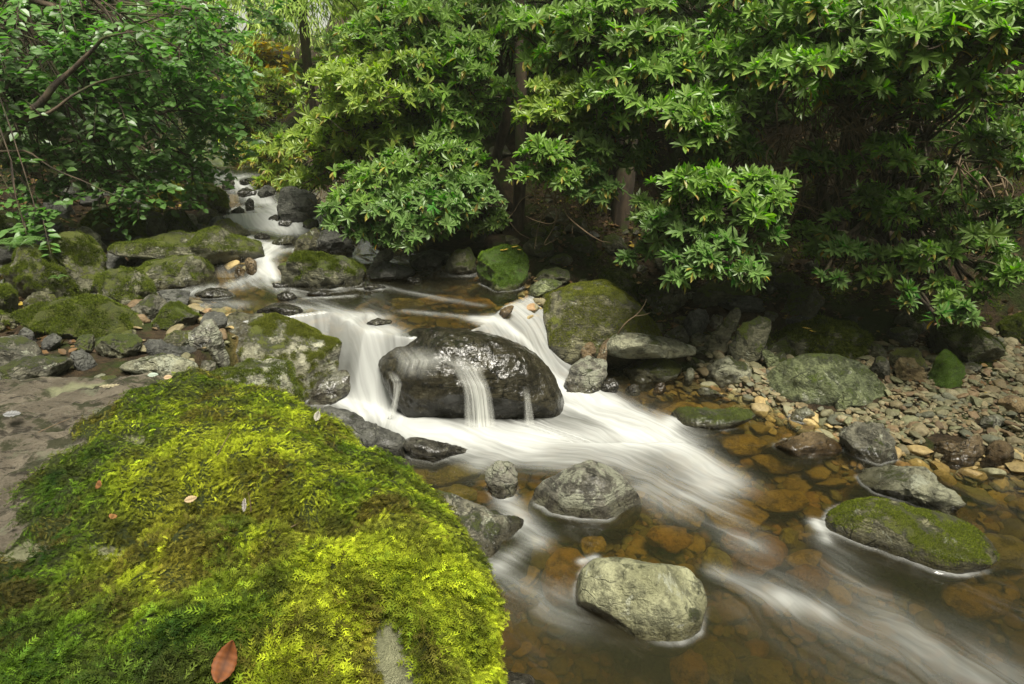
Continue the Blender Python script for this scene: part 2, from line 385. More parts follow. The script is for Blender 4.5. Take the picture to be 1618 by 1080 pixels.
# ------------------------------------------------------------------ water sheet
FLOW = np.array([(-6, 12), (-4.2, 9.6), (-3.3, 8.3), (-2.5, 7.2), (-1.95, 6.4), (-1.9, 5.7), (-1.55, 5.1), (-1.0, 4.5), (-.78, 4.1), (-.62, 3.75), (-.1, 3.45), (.7, 3.05), (1.35, 2.4), (2.0, 1.6), (3.2, .2), (4.2, -1.5)])
CHUTE = np.array([(-.9, 4.9), (-.3, 4.62), (.05, 4.5), (.32, 4.2), (.5, 3.9), (.95, 3.3), (1.4, 2.6)])
# strokes of white water: pixel polyline points -> world by the water level, width (m), strength
ST = [([(590, 530), (588, 570), (580, 625)], .11, .95), ([(560, 500), (590, 532)], .14, .5),
      ([(520, 625), (600, 640), (680, 670)], .13, .9), ([(600, 650), (700, 690), (830, 690)], .15, .88),
      ([(690, 680), (800, 690), (900, 690), (1020, 690)], .20, .78), ([(880, 640), (940, 645), (1010, 670)], .18, .85),
      ([(770, 505), (800, 515), (835, 545), (870, 595), (910, 625)], .08, 1.0), ([(900, 610), (950, 640)], .16, 1.0),
      ([(1000, 680), (1060, 700), (1130, 760)], .13, .62), ([(860, 720), (980, 730), (1080, 790)], .13, .45), ([(1060, 665), (1050, 680)], .06, .8),
      ([(830, 715), (760, 730)], .08, .4), ([(1120, 780), (1180, 850)], .1, .22),
      ([(1130, 905), (1190, 935), (1250, 960)], .045, .26), ([(1220, 935), (1320, 990), (1430, 1030), (1580, 1090)], .17, .17),
      ([(1310, 850), (1350, 920), (1420, 980), (1560, 1060)], .09, .13), ([(1290, 825), (1305, 850)], .03, .7),
      ([(800, 790), (830, 830), (850, 850)], .06, .4), ([(820, 870), (790, 890)], .05, .32), ([(940, 880), (920, 885)], .02, .5),
      ([(438, 452), (500, 462), (575, 455)], .012, .2), ([(780, 920), (900, 960)], .12, .16), ([(1240, 945), (1300, 965)], .05, .35),
      # upper pool
      ([(420, 445), (480, 470), (560, 500)], .07, .25), ([(250, 465), (330, 455), (400, 450)], .12, .38), ([(300, 480), (380, 480)], .1, .2),
      ([(440, 480), (520, 490), (600, 500)], .06, .25), ([(600, 450), (700, 470), (760, 480)], .04, .14), ([(530, 455), (600, 455)], .03, .35),
      ([(480, 470), (560, 465)], .03, .3), ([(640, 490), (760, 500)], .04, .2), ([(750, 500), (790, 508)], .05, .6), ([(500, 520), (560, 530)], .07, .25),
      # cascades upstream
      ([(415, 405), (430, 440)], .07, .8), ([(415, 430), (380, 445)], .09, .55), ([(430, 385), (420, 405)], .10, .7), ([(395, 375), (440, 395), (500, 390)], .08, .5),
      ([(370, 345), (420, 350), (510, 350)], .10, .8), ([(400, 350), (470, 365)], .12, .7), ([(390, 330), (470, 345)], .10, .7), ([(400, 310), (430, 325), (440, 340)], .12, .7),
      ([(370, 330), (420, 320)], .08, .6), ([(500, 345), (520, 330)], .10, .6), ([(355, 275), (385, 290)], .15, .7), ([(375, 290), (395, 312)], .08, .5), ([(340, 265), (390, 280)], .15, .6)]
def make_water():
    ys = np.concatenate([np.linspace(-2.5, 1.0, 30)[:-1], np.linspace(1.0, 5.0, 520)[:-1], np.linspace(5.0, 9.5, 260)[:-1], np.linspace(9.5, 14.5, 60)])
    us = np.linspace(-1, 1, 640)
    left = np.interp(ys, [-2.5, 1, 3, 4.3, 4.6, 5.5, 7, 9, 12, 14.5], [-2.2, -1.7, -1.55, -1.62, -2.5, -3.4, -3.6, -5, -7.5, -9])
    right = np.interp(ys, [-2.5, 1, 2.6, 3.2, 4, 5, 6, 7, 9, 12, 14.5], [7.2, 6.5, 5.6, 4.2, 2.2, 1.3, .6, -.9, -2.6, -5, -7])
    X = (left[:, None] + (right-left)[:, None]*(us[None]*.5+.5)); Y = np.repeat(ys[:, None], len(us), 1)
    L = level(X, Y)
    d1, _, s1 = seg_dist(X, Y, FLOW); sg1 = np.sign(_); a1 = d1*sg1
    d2, sg2, s2 = seg_dist(X, Y, CHUTE)
    useb = sstep(.25, -.05, d2-d1+.08) * (X > -.35) * (Y > 3.5) * (Y < 4.9)
    along = s1*(1-useb) + (s2+5.)*useb; across = a1*(1-useb) + (d2*sg2+1.3)*useb
    foam = np.zeros_like(X)
    for pts, wd, k in ST:
        W = np.array([hit(*p)[:2] for p in pts]); d, _, _ = seg_dist(X, Y, W)
        foam = 1-(1-foam)*(1-min(k, 1.)*np.exp(-(d/wd)**2*(1. if k <= 1 else .7)))
    gy, gx = np.gradient(L); slope = np.hypot(gx/np.gradient(X, axis=1), gy/np.gradient(Y, axis=0))
    steep = sstep(.25, 1.0, slope); foam = np.maximum(foam, steep*.6)
    for key, amp in (('cream', .75), ('ovalmoss', 1.), ('slabpool', .7), ('wetcentre', .6), ('upright', .5), ('lowwet', .6), ('thin', .9), ('greystone', .5), ('upmid', .5), ('halfsub', .4), ('egg', .6), ('greyledge', .45), ('whitewet', .5), ('greenb', .6), ('lb1', .4), ('lb4', .4), ('us4', .5), ('longslab', .4)):
        W = RK[key][1]; k = np.abs(W[:, 2]-level(W[:, 0], W[:, 1])) < .014
        if k.sum() < 4: continue
        Q = W[k][:, :2]; reg = (X > Q[:, 0].min()-.06) & (X < Q[:, 0].max()+.06) & (Y > Q[:, 1].min()-.06) & (Y < Q[:, 1].max()+.06)
        if len(Q) > 500: Q = Q[::len(Q)//500]
        d = np.sqrt(((X[reg][:, None]-Q[None, :, 0])**2+(Y[reg][:, None]-Q[None, :, 1])**2).min(1))
        nn = sstep(-.25, .45, n2(X[reg], Y[reg], 3.0, 2, 71)+.15)
        foam[reg] = 1-(1-foam[reg])*(1-.5*amp*nn*np.exp(-(d/.012)**2))
    foam = np.clip(foam, 0, 1); across = across + .10*n2(X, Y, 1.6, 2, 61) + .02*n2(X, Y, 6, 2, 62)
    X0 = X; foam = foam*(1-.35*sstep(3.3, 2.4, Y)*(.5+n2(X, Y, 2.5, 2, 63)))
    # waves: standing swells aligned with the flow
    zz = L + .012*np.sin(0) + foam*.022*n2(along, across*2.2, 2.2, 2, 4) + .006*n2(along*1.2, across*4, 1.6, 2, 8)
    zz = zz - .012 + .022*foam
    G = ground(X, Y); dep = np.clip(zz-G, 0.005, .6)
    k = np.stack([np.exp(-dep*2.1), np.exp(-dep*2.8), np.exp(-dep*6.2)], -1)
    murk = np.clip(1-np.exp(-dep*1.5), 0, .5)
    V = np.stack([X, Y, zz], -1).reshape(-1, 3)
    F = grid_faces(len(ys), len(us))
    keep = (zz-G > -.05).ravel()[F].any(1); F = F[keep]
    used = np.unique(F); remap = -np.ones(len(V), int); remap[used] = np.arange(len(used))
    o = mesh_obj('stream_water', V[used], remap[F], M['water'], attrs={'foam': foam.ravel()[used], 'along': along.ravel()[used], 'across': across.ravel()[used], 'murk': murk.ravel()[used]}, vcol=k.reshape(-1, 3)[used])
    tag(o, kind='structure')
# ------------------------------------------------------------------ rocks traced as closed solids
def chaikin(P, n=2, k=.22):
    for _ in range(n):
        Q = np.roll(P, -1, 0); P = np.stack([P*(1-k)+Q*k, P*k+Q*(1-k)], 1).reshape(-1, 2)
    return P
def ray_poly(P, th):          # radius of a star-shaped polygon about the origin in direction th
    out = np.zeros(len(th)); A = P; B = np.roll(P, -1, 0)
    for i, t in enumerate(th):
        d = np.array([math.cos(t), math.sin(t)]); e = B-A
        den = d[0]*e[:, 1]-d[1]*e[:, 0]; den[np.abs(den) < 1e-12] = 1e-12
        r = (A[:, 0]*e[:, 1]-A[:, 1]*e[:, 0])/den; u = (A[:, 0]*d[1]-A[:, 1]*d[0])/den
        ok = (u >= -1e-9) & (u <= 1+1e-9) & (r > 0); out[i] = r[ok].max() if ok.any() else 1e-3
    return out
ROCKXY = []; HANDLES = []
def wetness(W, hgt=.05):
    L = level(W[:, 0], W[:, 1]); s = river_sd(W[:, 0], W[:, 1])
    h = W[:, 2]-L + .02*n2(W[:, 0]*1., W[:, 1]*1., 9, 2, 3)
    return sstep(hgt, .0, h)*sstep(.25, .0, s)
def rock(poly, mat, label, dz=0.0, thick=.8, sink=.35, p=2.6, facets=15, rough=.075, seed=None, group=None, res=(40, 72), cat='rock', name='boulder', wetH=.085, contact=None, key_dz=None, facet_k=.9, push=.75, extra_wet=0., ripple=0.):
    P = np.array(poly, float); rs = np.random.default_rng(seed if seed is not None else int(abs(P[:, 0].sum()*7+P[:, 1].sum())) % 99991)
    yb = P[:, 1].max(); xm = P[:, 0].mean()
    if group in (GL, GR, GU) and key_dz is None: dz = min(dz, .16) if 'lying on top' in label or 'cobble above' in label or 'wedged' in label else min(dz, .02)
    c = hit(*(contact or (xm, yb-1)), dz, True)
    # plane across the line of sight to the rock's middle
    pc = np.array([(P[:, 0].max()+P[:, 0].min())/2, (P[:, 1].max()+P[:, 1].min())/2])
    rc = ray(*pc); f = rc/np.linalg.norm(rc); r_ = np.cross(f, [0, 0, 1]); r_ /= np.linalg.norm(r_); u_ = np.cross(r_, f)
    D0 = np.linalg.norm(c-CAM); size = (P[:, 0].max()-P[:, 0].min())/1079*D0
    T = size*.5*thick; 
    D = D0 + T*push
    Q = []
    for q in P:
        rr = ray(*q); t = D/np.dot(rr, f); w_ = CAM+rr*t - (CAM+f*D); Q.append((w_@r_, w_@u_))
    Q = np.array(Q); bot = Q[:, 1].min(); hgt = Q[:, 1].max()-bot
    lowm = Q[:, 1] < bot+.45*hgt
    Q[lowm, 1] -= sink*hgt*sstep(bot+.45*hgt, bot+.1*hgt, Q[lowm, 1])
    ctr = np.array([(Q[:, 0].max()+Q[:, 0].min())/2, (Q[:, 1].max()+Q[:, 1].min())/2]); Q -= ctr
    Q = chaikin(Q, 2, .17)
    nv, nu = res; ph = np.linspace(-math.pi/2, math.pi/2, nv); th = np.linspace(0, 2*math.pi, nu, endpoint=False)
    rad = ray_poly(Q, th)
    s = np.cos(ph); s = np.maximum(s, 0); dpt = np.sign(np.sin(ph))*np.clip(1-s**p, 0, 1)**(1/p)
    s = s/np.maximum(s.max(), 1e-6)
    A = s[:, None]*rad[None]*np.cos(th)[None]; B = s[:, None]*rad[None]*np.sin(th)[None]; C = dpt[:, None]*T*np.ones(nu)[None]
    # far and near halves thin out toward the silhouette but keep volume
    L3 = np.stack([A, B, C], -1).reshape(-1, 3)
    sc = np.array([np.abs(A).max(), np.abs(B).max(), T])+1e-6
    lo0, hi0 = L3[:, :2].min(0), L3[:, :2].max(0)
    for _ in range(facets):
        n = rs.normal(size=3); n /= np.linalg.norm(n)
        if abs(n[2]) < .35: n[2] += .5*np.sign(n[2]+1e-9); n /= np.linalg.norm(n)
        dd = (L3/sc)@n; h = dd.max()*rs.uniform(.66, .92)
        L3 = L3 - np.maximum(dd-h, 0)[:, None]*n[None]*sc*facet_k
    lo1, hi1 = L3[:, :2].min(0), L3[:, :2].max(0); L3[:, :2] = lo0+(L3[:, :2]-lo1)*(hi0-lo0)/(hi1-lo1)
    W = L3[:, :1]*r_ + L3[:, 1:2]*u_ + L3[:, 2:]*f
    o3 = rs.uniform(0, 50, 3); e = L3/sc
    nrm = W/(np.linalg.norm(W, axis=1)[:, None]+1e-9); S = size
    strat = np.array([.3, .25, 1.]); tilt = (W@strat)/S*9
    dn = fbm(W/S*2.2+o3, 5, .55)*rough*S + (np.abs(perlin(W/S*5+o3)))*(-rough*.5*S) + perlin(np.stack([W[:, 0]/S*1.2, W[:, 1]/S*1.2, tilt], -1)+o3)*rough*.22*S
    dn = dn + rough*.35*S*fbm(W/S*11+o3, 3, .6)*.5
    if ripple: dn = dn + ripple*(1-np.abs(perlin(W*np.array([15, 15, 7.])+o3))*2.2) + ripple*.5*perlin(W*np.array([44, 44, 24.])+o3)
    W = W + nrm*dn[:, None]
    W = W + (CAM+f*D) + ctr[0]*r_ + ctr[1]*u_
    org = np.array([W[:, 0].mean(), W[:, 1].mean(), W[:, 2].min()])
    wt = np.clip(wetness(W, wetH)+extra_wet, 0, 1)
    F = grid_faces(nv, nu, True)
    o = mesh_obj(name, W-org, F, M[mat], loc=org, attrs={'wet': wt})
    tag(o, label, cat, group)
    ROCKXY.append((org[0], org[1], size*.5)); hd = label
    for cut in (' with ', ' in ', ' at ', ' under ', ' right of ', ' left of ', ' behind ', ' above ', ' below ', ' on ', ' beside ', ' between ', ' lying ', ' reaching ', ' running ', ' emerging ', ' tapering ', ' barely ', ' standing ', ' wedged ', ' leaning ', ' hidden '): hd = hd.split(cut)[0] if len(hd.split(cut)[0].split()) > 1 else hd
    HANDLES.append((org[0], org[1], ' '.join(hd.split()[:9])))
    o['_w'] = 0; del o['_w']
    return o, W, F

RK = {}
def add(key, *a, **k):
    RK[key] = rock(*a, **k); return RK[key][0]
GL = 'boulders along the left bank'; GM = 'rocks standing in the stream'; GR = 'rocks on the right bank'; GU = 'rocks around the upstream cascade'
add('central', [(606, 605), (602, 565), (612, 538), (650, 524), (715, 517), (785, 530), (832, 550), (868, 582), (889, 618), (886, 645), (840, 655), (745, 668), (690, 672), (650, 655), (622, 630)], 'wetblack',
    'large rounded black wet boulder with thin water running over it between the two falls', thick=.62, sink=.25, rough=.03, facets=5, facet_k=.85, res=(240, 330), group=GM, ripple=.0038, contact=(745, 668), p=2.4, extra_wet=.9, push=.6)
add('fallleft', [(342, 520), (347, 497), (370, 487), (410, 492), (450, 505), (512, 527), (560, 540), (576, 558), (578, 590), (562, 614), (520, 622), (480, 637), (440, 625), (380, 590), (350, 565)], 'fallrock',
    'big angular boulder with pale top and olive moss left of the main fall', thick=.75, sink=.3, facets=14, res=(80, 130), group=GM, contact=(520, 625), rough=.035, p=3.2)
add('fallfoot', [(477, 640), (500, 605), (530, 588), (565, 580), (568, 598), (545, 618), (520, 628), (490, 640)], 'wetsilver', 'wet dark rock foot with silvery glints below the angular boulder', thick=.5, group=GM, extra_wet=.5)
add('ledge1', [(330, 600), (345, 585), (400, 572), (430, 566), (452, 580), (478, 612), (478, 632), (440, 630), (380, 625), (340, 615)], 'pale', 'low knobbly olive rock just beyond the top of the mossy foreground boulder', dz=.35, thick=.7, facets=14, group=GM)
add('leftwet', [(292, 540), (303, 520), (340, 498), (352, 520), (362, 560), (330, 562), (300, 556)], 'wetsilver', 'glossy grey rock leaning on the left flank of the angular boulder', dz=.0, thick=.6, contact=(330, 560), group=GM)
add('bigright', [(809, 503), (815, 493), (845, 472), (885, 453), (935, 438), (965, 443), (992, 470), (1022, 502), (1045, 532), (1010, 560), (930, 578), (860, 574), (842, 548), (828, 522)], 'olive',
    'biggest flat topped mossy boulder right of the falls with dark undercut base', thick=.75, sink=.2, facets=12, res=(90, 140), group=GR, contact=(900, 575), rough=.03, p=3.0)
add('stacktop', [(950, 548), (972, 527), (1010, 524), (1060, 535), (1098, 547), (1104, 558), (1060, 565), (1000, 567), (962, 562)], 'pale', 'long tan stone with green stain lying on top of the small rock stack', dz=.16, thick=.55, sink=.0, group=GR, contact=(1020, 580), rough=.025, res=(60, 100))
add('stacklow', [(976, 584), (1000, 567), (1078, 570), (1082, 588), (1045, 604), (1000, 604)], 'olive', 'brown green block under the long tan stone', thick=.7, group=GR, facets=13)
add('egg', [(888, 603), (903, 577), (932, 559), (954, 563), (958, 588), (942, 618), (918, 624), (896, 612)], 'wetsilver', 'shiny silver grey egg shaped rock at the water edge below the biggest boulder', thick=.8, group=GM, contact=(925, 622))
add('ball', [(917, 556), (925, 542), (937, 540), (943, 552), (936, 566), (921, 566)], 'brown', 'small round brown cobble above the shiny egg shaped rock', dz=.12, thick=1., group=GR, facets=4)
add('ball2', [(942, 565), (948, 545), (962, 533), (975, 534), (960, 555), (955, 575)], 'brown', 'wet brown cobble wedged at the left tip of the tan stone', dz=.12, thick=1., group=GR, facets=4, contact=(955, 580))
add('small1', [(943, 622), (950, 598), (965, 594), (980, 608), (972, 618)], 'wet', 'small black wet stone right of the shiny egg shaped rock', thick=.8, group=GM)
add('small2', [(985, 620), (995, 606), (1012, 606), (1012, 620)], 'wet', 'small dark stone under the left end of the green block', thick=.8, group=GM)
add('small3', [(1030, 620), (1036, 606), (1050, 604), (1053, 618)], 'brown', 'small brown stone at the waterline under the green block', thick=.8, group=GM)
add('small4', [(1080, 600), (1086, 580), (1095, 580), (1098, 594), (1092, 604)], 'pale', 'small pale upright stone between the stack and the domed stone', thick=.8, group=GR)
add('dome', [(1096, 605), (1115, 580), (1145, 564), (1173, 567), (1192, 588), (1192, 604), (1140, 608)], 'pale', 'domed tan and green stone at the edge of the shallow amber water', thick=.7, group=GR, facets=6, res=(50, 80))
add('slabbig', [(1199, 628), (1205, 592), (1235, 568), (1300, 561), (1355, 570), (1395, 590), (1418, 612), (1400, 624), (1350, 630), (1290, 634), (1240, 636)], 'greenslab', 'wide pale green flat boulder at the edge of the gravel', thick=.6, sink=.3, facets=9, group=GR, res=(80, 130), rough=.035, p=3)
add('mosslog', [(1203, 540), (1240, 520), (1310, 512), (1350, 511), (1372, 528), (1374, 560), (1330, 568), (1250, 564), (1210, 557)], 'mossdark', 'dark long boulder with a thick moss cap and yellow leaves behind the pale green one', dz=.08, thick=.6, group=GR, res=(60, 100), facets=8)
add('lean1', [(1103, 550), (1109, 537), (1159, 487), (1171, 488), (1171, 504), (1132, 555), (1111, 560)], 'mossdark', 'narrow mossy slab leaning to the right beside the stone stack', dz=.08, thick=.35, group=GR, facets=16)
add('lean2', [(1140, 560), (1168, 518), (1215, 495), (1222, 508), (1195, 560), (1160, 575)], 'mossdark', 'dark broad slab leaning behind the narrow one', dz=.08, thick=.5, group=GR, facets=14)
add('rb1', [(1080, 507), (1100, 484), (1118, 488), (1122, 508), (1100, 530), (1084, 522)], 'dark', 'round dark rock up the bank left of the narrow leaning slab', dz=.12, thick=.8, group=GR)
add('rb2', [(1048, 527), (1074, 511), (1090, 522), (1087, 540), (1061, 538)], 'grey', 'grey angular rock behind the long tan stone', dz=.1, thick=.8, group=GR)
add('rb3', [(1125, 530), (1140, 512), (1156, 520), (1150, 545), (1130, 545)], 'mossdark', 'dark green rock tucked behind the narrow leaning slab', dz=.08, thick=.8, group=GR)
add('rb4', [(1180, 545), (1195, 540), (1215, 548), (1210, 565), (1185, 565)], 'grey', 'fist sized grey stone left of the dark long boulder', dz=.05, thick=.8, group=GR)
add('block', [(1472, 512), (1500, 506), (1530, 510), (1562, 524), (1592, 547), (1588, 570), (1560, 580), (1510, 568), (1476, 546)], 'mossdark', 'square dark boulder with mossy shoulders below the right hand leaves', dz=.1, thick=.8, group=GR, facets=12, res=(60, 90))
add('pyramid', [(1463, 590), (1476, 568), (1490, 549), (1500, 552), (1520, 578), (1524, 607), (1503, 612), (1474, 600)], 'brightmoss', 'bright green pointed rock at the back of the gravel', dz=.02, thick=.8, group=GR, facets=18, rough=.04, p=1.6)
add('orange1', [(1411, 573), (1427, 563), (1450, 566), (1464, 582), (1460, 596), (1433, 598), (1415, 588)], 'orange', 'flat orange tan stone propped in front of a grey green one', dz=.03, thick=.4, group=GR, facets=12)
add('behindor', [(1400, 562), (1423, 549), (1453, 547), (1467, 562), (1468, 580), (1440, 588), (1405, 580)], 'olive', 'grey green stone behind the orange tan one', dz=.06, thick=.7, group=GR)
add('oval', [(1391, 531), (1406, 517), (1433, 516), (1454, 528), (1447, 539), (1412, 541)], 'grey', 'oval grey brown stone behind the dark long boulder', dz=.1, thick=.7, group=GR, facets=4)
add('rb5', [(1372, 560), (1380, 545), (1398, 545), (1402, 560), (1390, 572)], 'mossdark', 'dark rounded rock at the right end of the moss capped boulder', dz=.05, thick=.8, group=GR)
add('rb6', [(1375, 582), (1385, 560), (1402, 565), (1410, 590), (1390, 596)], 'grey', 'upright brown grey stone right of the pale green flat boulder', dz=.03, thick=.8, group=GR)
add('leanS', [(1203, 553), (1213, 551), (1233, 568), (1231, 582), (1219, 582), (1207, 566)], 'greenslab', 'small green wedge leaning on the left end of the pale green boulder', dz=.06, thick=.5, group=GR)
add('rb7', [(1514, 575), (1530, 570), (1556, 578), (1545, 586), (1520, 586)], 'grey', 'flat grey green stone right of the bright green pointed rock', dz=.04, thick=.8, group=GR)
add('whitewet', [(1246, 658), (1259, 644), (1277, 641), (1288, 652), (1286, 665), (1257, 666)], 'pale', 'small pale stone standing in the shallows before the pale green boulder', thick=.8, group=GM)
add('greystone', [(1328, 679), (1347, 668), (1377, 666), (1400, 670), (1413, 690), (1417, 713), (1407, 728), (1367, 722), (1340, 712), (1330, 696)], 'grey', 'broad grey stone with a glossy wet front at the gravel edge', thick=.8, group=GM, res=(60, 90))
add('halfsub', [(1195, 708), (1245, 692), (1277, 684), (1307, 688), (1337, 704), (1332, 718), (1300, 724), (1225, 722)], 'brown', 'amber half submerged rock with silvery wet top', dz=-.01, thick=.8, sink=.2, group=GM, wetH=.08)
add('flatbrown', [(1452, 712), (1480, 700), (1520, 696), (1550, 684), (1564, 690), (1564, 703), (1547, 720), (1537, 732), (1497, 735), (1457, 724)], 'brown', 'flat brown slab at the lower edge of the gravel', thick=.7, group=GM, res=(60, 90))
add('brown2', [(1543, 722), (1566, 695), (1586, 691), (1603, 714), (1600, 735), (1553, 738)], 'brown', 'humped brown rock right of the flat brown slab', thick=.8, group=GM)
add('gr1', [(1573, 635), (1590, 627), (1620, 630), (1625, 650), (1592, 648)], 'orange', 'long tan cobble on the gravel at the right edge', dz=.05, thick=.8, group=GR)
add('gr2', [(1320, 640), (1329, 618), (1341, 616), (1350, 630), (1345, 645), (1330, 648)], 'greenslab', 'rounded olive cobble standing at the front of the pale green boulder', dz=.02, thick=.9, group=GR)
add('gr3', [(1540, 668), (1560, 654), (1576, 656), (1586, 672), (1575, 680)], 'grey', 'grey wedge shaped cobble on the lower gravel', dz=.02, thick=.9, group=GR)
add('slabpool', [(1354, 752), (1373, 735), (1410, 731), (1447, 738), (1488, 749), (1518, 768), (1535, 787), (1507, 811), (1477, 804), (1440, 797), (1403, 788), (1380, 771)], 'pale', 'pale grey angular slab in the pool behind the oval mossy rock', thick=.6, group=GM, res=(70, 110), facets=12, contact=(1450, 800))
add('ovalmoss', [(1295, 822), (1312, 806), (1335, 795), (1358, 788), (1410, 790), (1470, 803), (1514, 817), (1555, 838), (1571, 864), (1569, 888), (1521, 899), (1477, 893), (1410, 871), (1355, 856), (1312, 848)], 'olive', 'oval mossy rock with a thin white waterline at the right of the pool', thick=.55, sink=.25, group=GM, res=(90, 140), facets=6, contact=(1420, 875), rough=.03)
add('cream', [(909, 945), (920, 903), (938, 886), (975, 882), (1030, 887), (1080, 894), (1108, 915), (1117, 947), (1106, 985), (1080, 1003), (1035, 1005), (985, 987), (935, 966)], 'cream', 'smooth cream coloured boulder in the front of the pool', thick=.75, sink=.25, group=GM, res=(100, 140), facets=7, contact=(1020, 1000), rough=.028, p=3)
add('wetcentre', [(832, 783), (853, 762), (885, 746), (910, 733), (934, 729), (967, 739), (991, 757), (1013, 787), (1009, 804), (959, 811), (918, 806), (885, 797), (855, 798)], 'wetsilver', 'humped black and silver rock with a green patch in mid pool', thick=.7, group=GM, res=(90, 130), facets=8, rough=.035)
add('upright', [(765, 751), (778, 730), (812, 724), (821, 742), (813, 775), (793, 791), (778, 776)], 'wetsilver', 'small upright knobbly rock left of the humped black and silver one', thick=.8, group=GM, sink=.2)
add('lowwet', [(637, 702), (661, 690), (694, 699), (730, 703), (768, 713), (755, 719), (698, 719), (681, 726), (645, 724)], 'wet', 'low wet ridge of rock at the lower edge of the white water', thick=.5, group=GM, facets=12)
add('longdark', [(492, 645), (525, 641), (567, 655), (613, 669), (639, 688), (639, 712), (612, 724), (560, 712), (505, 680)], 'dark', 'long dark brown rock below the main fall beside the moss', thick=.7, group=GM, dz=.03, res=(60, 100), extra_wet=.25)
add('greyledge', [(657, 770), (690, 768), (734, 790), (783, 811), (828, 831), (842, 846), (828, 870), (795, 890), (755, 880), (700, 830)], 'grey', 'grey sloping ledge emerging from behind the mossy foreground boulder', thick=.8, group=GM, res=(70, 110), contact=(790, 885))
add('thin', [(1052, 661), (1076, 650), (1112, 646), (1174, 647), (1194, 655), (1186, 663), (1121, 671), (1076, 672)], 'mossdark', 'thin flat mossy rock barely above the amber water', thick=.35, group=GM, sink=.6)
add('subang', [(1098, 618), (1115, 609), (1150, 626), (1127, 629)], 'olive', 'small angular rock tip poking from the amber shallows', thick=.6, group=GM)
add('upmid', [(437, 425), (455, 405), (474, 398), (506, 399), (547, 408), (569, 419), (580, 436), (578, 448), (555, 455), (506, 456), (466, 449), (438, 444)], 'mossdark', 'long humped mossy boulder in the middle of the upper pool', thick=.6, group=GU, res=(70, 110), facets=8)
add('longslab', [(172, 390), (234, 379), (289, 370), (332, 358), (357, 358), (387, 369), (411, 386), (413, 412), (380, 421), (332, 426), (316, 414), (262, 407), (207, 407), (180, 400)], 'mosslit', 'very long dark green slab tapering to the left above the upper pool', thick=.35, group=GL, res=(70, 130), contact=(370, 424), facets=10)
add('mossb', [(205, 426), (234, 410), (270, 405), (297, 399), (311, 402), (327, 419), (341, 442), (302, 448), (245, 453), (225, 443)], 'mosslit', 'grey topped mossy boulder in front of the very long slab', thick=.7, group=GL, res=(60, 100), facets=11)
add('us1', [(386, 412), (395, 405), (405, 411), (407, 430), (397, 436), (388, 428)], 'brown', 'small upright brown stone at the tip of the very long slab', thick=.9, group=GU)
add('us2', [(368, 428), (377, 418), (388, 428), (388, 436), (372, 436)], 'brown', 'reddish stone left of the small upright brown one', thick=.9, group=GU)
add('lb1', [(305, 465), (324, 455), (349, 454), (376, 464), (370, 470), (318, 470)], 'wet', 'low black stone in the pale water of the upper pool', thick=.7, group=GM, facets=3)
add('lb2', [(436, 469), (447, 460), (460, 460), (473, 469), (465, 473), (440, 473)], 'wet', 'tiny black stone just downstream of the humped mossy boulder', thick=.8, group=GM, facets=3)
add('lb3', [(478, 464), (503, 457), (528, 463), (515, 468)], 'wet', 'thin black stone right of the tiny one', thick=.7, group=GM, facets=3)
add('lb4', [(407, 491), (430, 481), (468, 481), (483, 488), (466, 497), (419, 497)], 'wet', 'flat black stone above the pale topped angular boulder', thick=.7, group=GM, facets=3)
add('lb5', [(428, 445), (445, 447), (458, 449), (452, 454), (432, 454)], 'wet', 'wet stone rim at the foot of the humped mossy boulder', thick=.7, group=GM, facets=3)
add('lb6', [(572, 452), (590, 446), (612, 452), (600, 456), (580, 457)], 'wet', 'wet flat stone right of the humped mossy boulder', thick=.7, group=GM, facets=3)
add('lb7', [(575, 510), (600, 502), (622, 505), (615, 512), (585, 514)], 'wet', 'dark ripple stone at the lip of the main fall', thick=.6, group=GM, facets=3)
add('us3', [(427, 384), (436, 375), (455, 371), (472, 376), (463, 385), (441, 387)], 'mossdark', 'low mossy rock in the rapids above the humped boulder', thick=.7, group=GU)
add('us4', [(454, 399), (466, 380), (487, 364), (498, 358), (508, 364), (511, 388), (496, 400)], 'olive', 'pointed sunlit rock slanting up from the right edge of the rapids', thick=.6, group=GU, facets=14)
add('us5', [(492, 395), (500, 376), (516, 360), (540, 370), (562, 386), (556, 399), (520, 400)], 'dark', 'dark broad rock right of the pointed sunlit one', thick=.7, group=GU)
add('us6', [(434, 322), (440, 300), (465, 290), (493, 302), (510, 326), (503, 352), (478, 354), (452, 343)], 'dark', 'big dark bank boulder behind the right end of the cascade', thick=.8, group=GU, dz=.05)
add('us7', [(324, 362), (343, 348), (370, 345), (390, 355), (396, 370), (381, 375), (350, 369)], 'olive', 'olive boulder left of the small curtain cascade', thick=.7, group=GU, dz=.02)
add('us8', [(260, 345), (272, 329), (289, 331), (314, 360), (302, 369), (270, 374), (261, 368)], 'mossdark', 'dark wedge boulder on the left bank above the very long slab', dz=.12, thick=.8, group=GL)
add('us9', [(250, 306), (253, 294), (272, 289), (289, 298), (294, 312), (272, 318)], 'moss', 'sunlit yellow moss boulder high on the left bank', dz=.3, thick=.9, group=GL)
add('us10', [(226, 322), (232, 314), (260, 315), (264, 328), (255, 337), (232, 333)], 'moss', 'flat yellow moss stone under the hanging leaves', dz=.25, thick=.9, group=GL)
add('us11', [(289, 304), (297, 291), (316, 287), (343, 298), (361, 312), (363, 330), (354, 336), (321, 322)], 'mossdark', 'wide mossy rock beside the far rapids on the left', dz=.15, thick=.8, group=GU)
add('us12', [(311, 337), (321, 325), (343, 331), (356, 344), (332, 350), (316, 348)], 'olive', 'small angular mossy rock left of the cascade', dz=.1, thick=.8, group=GU)
add('us13', [(386, 320), (394, 311), (402, 319), (401, 333), (389, 334)], 'wet', 'black upright stone in the far cascade', thick=.8, group=GU)
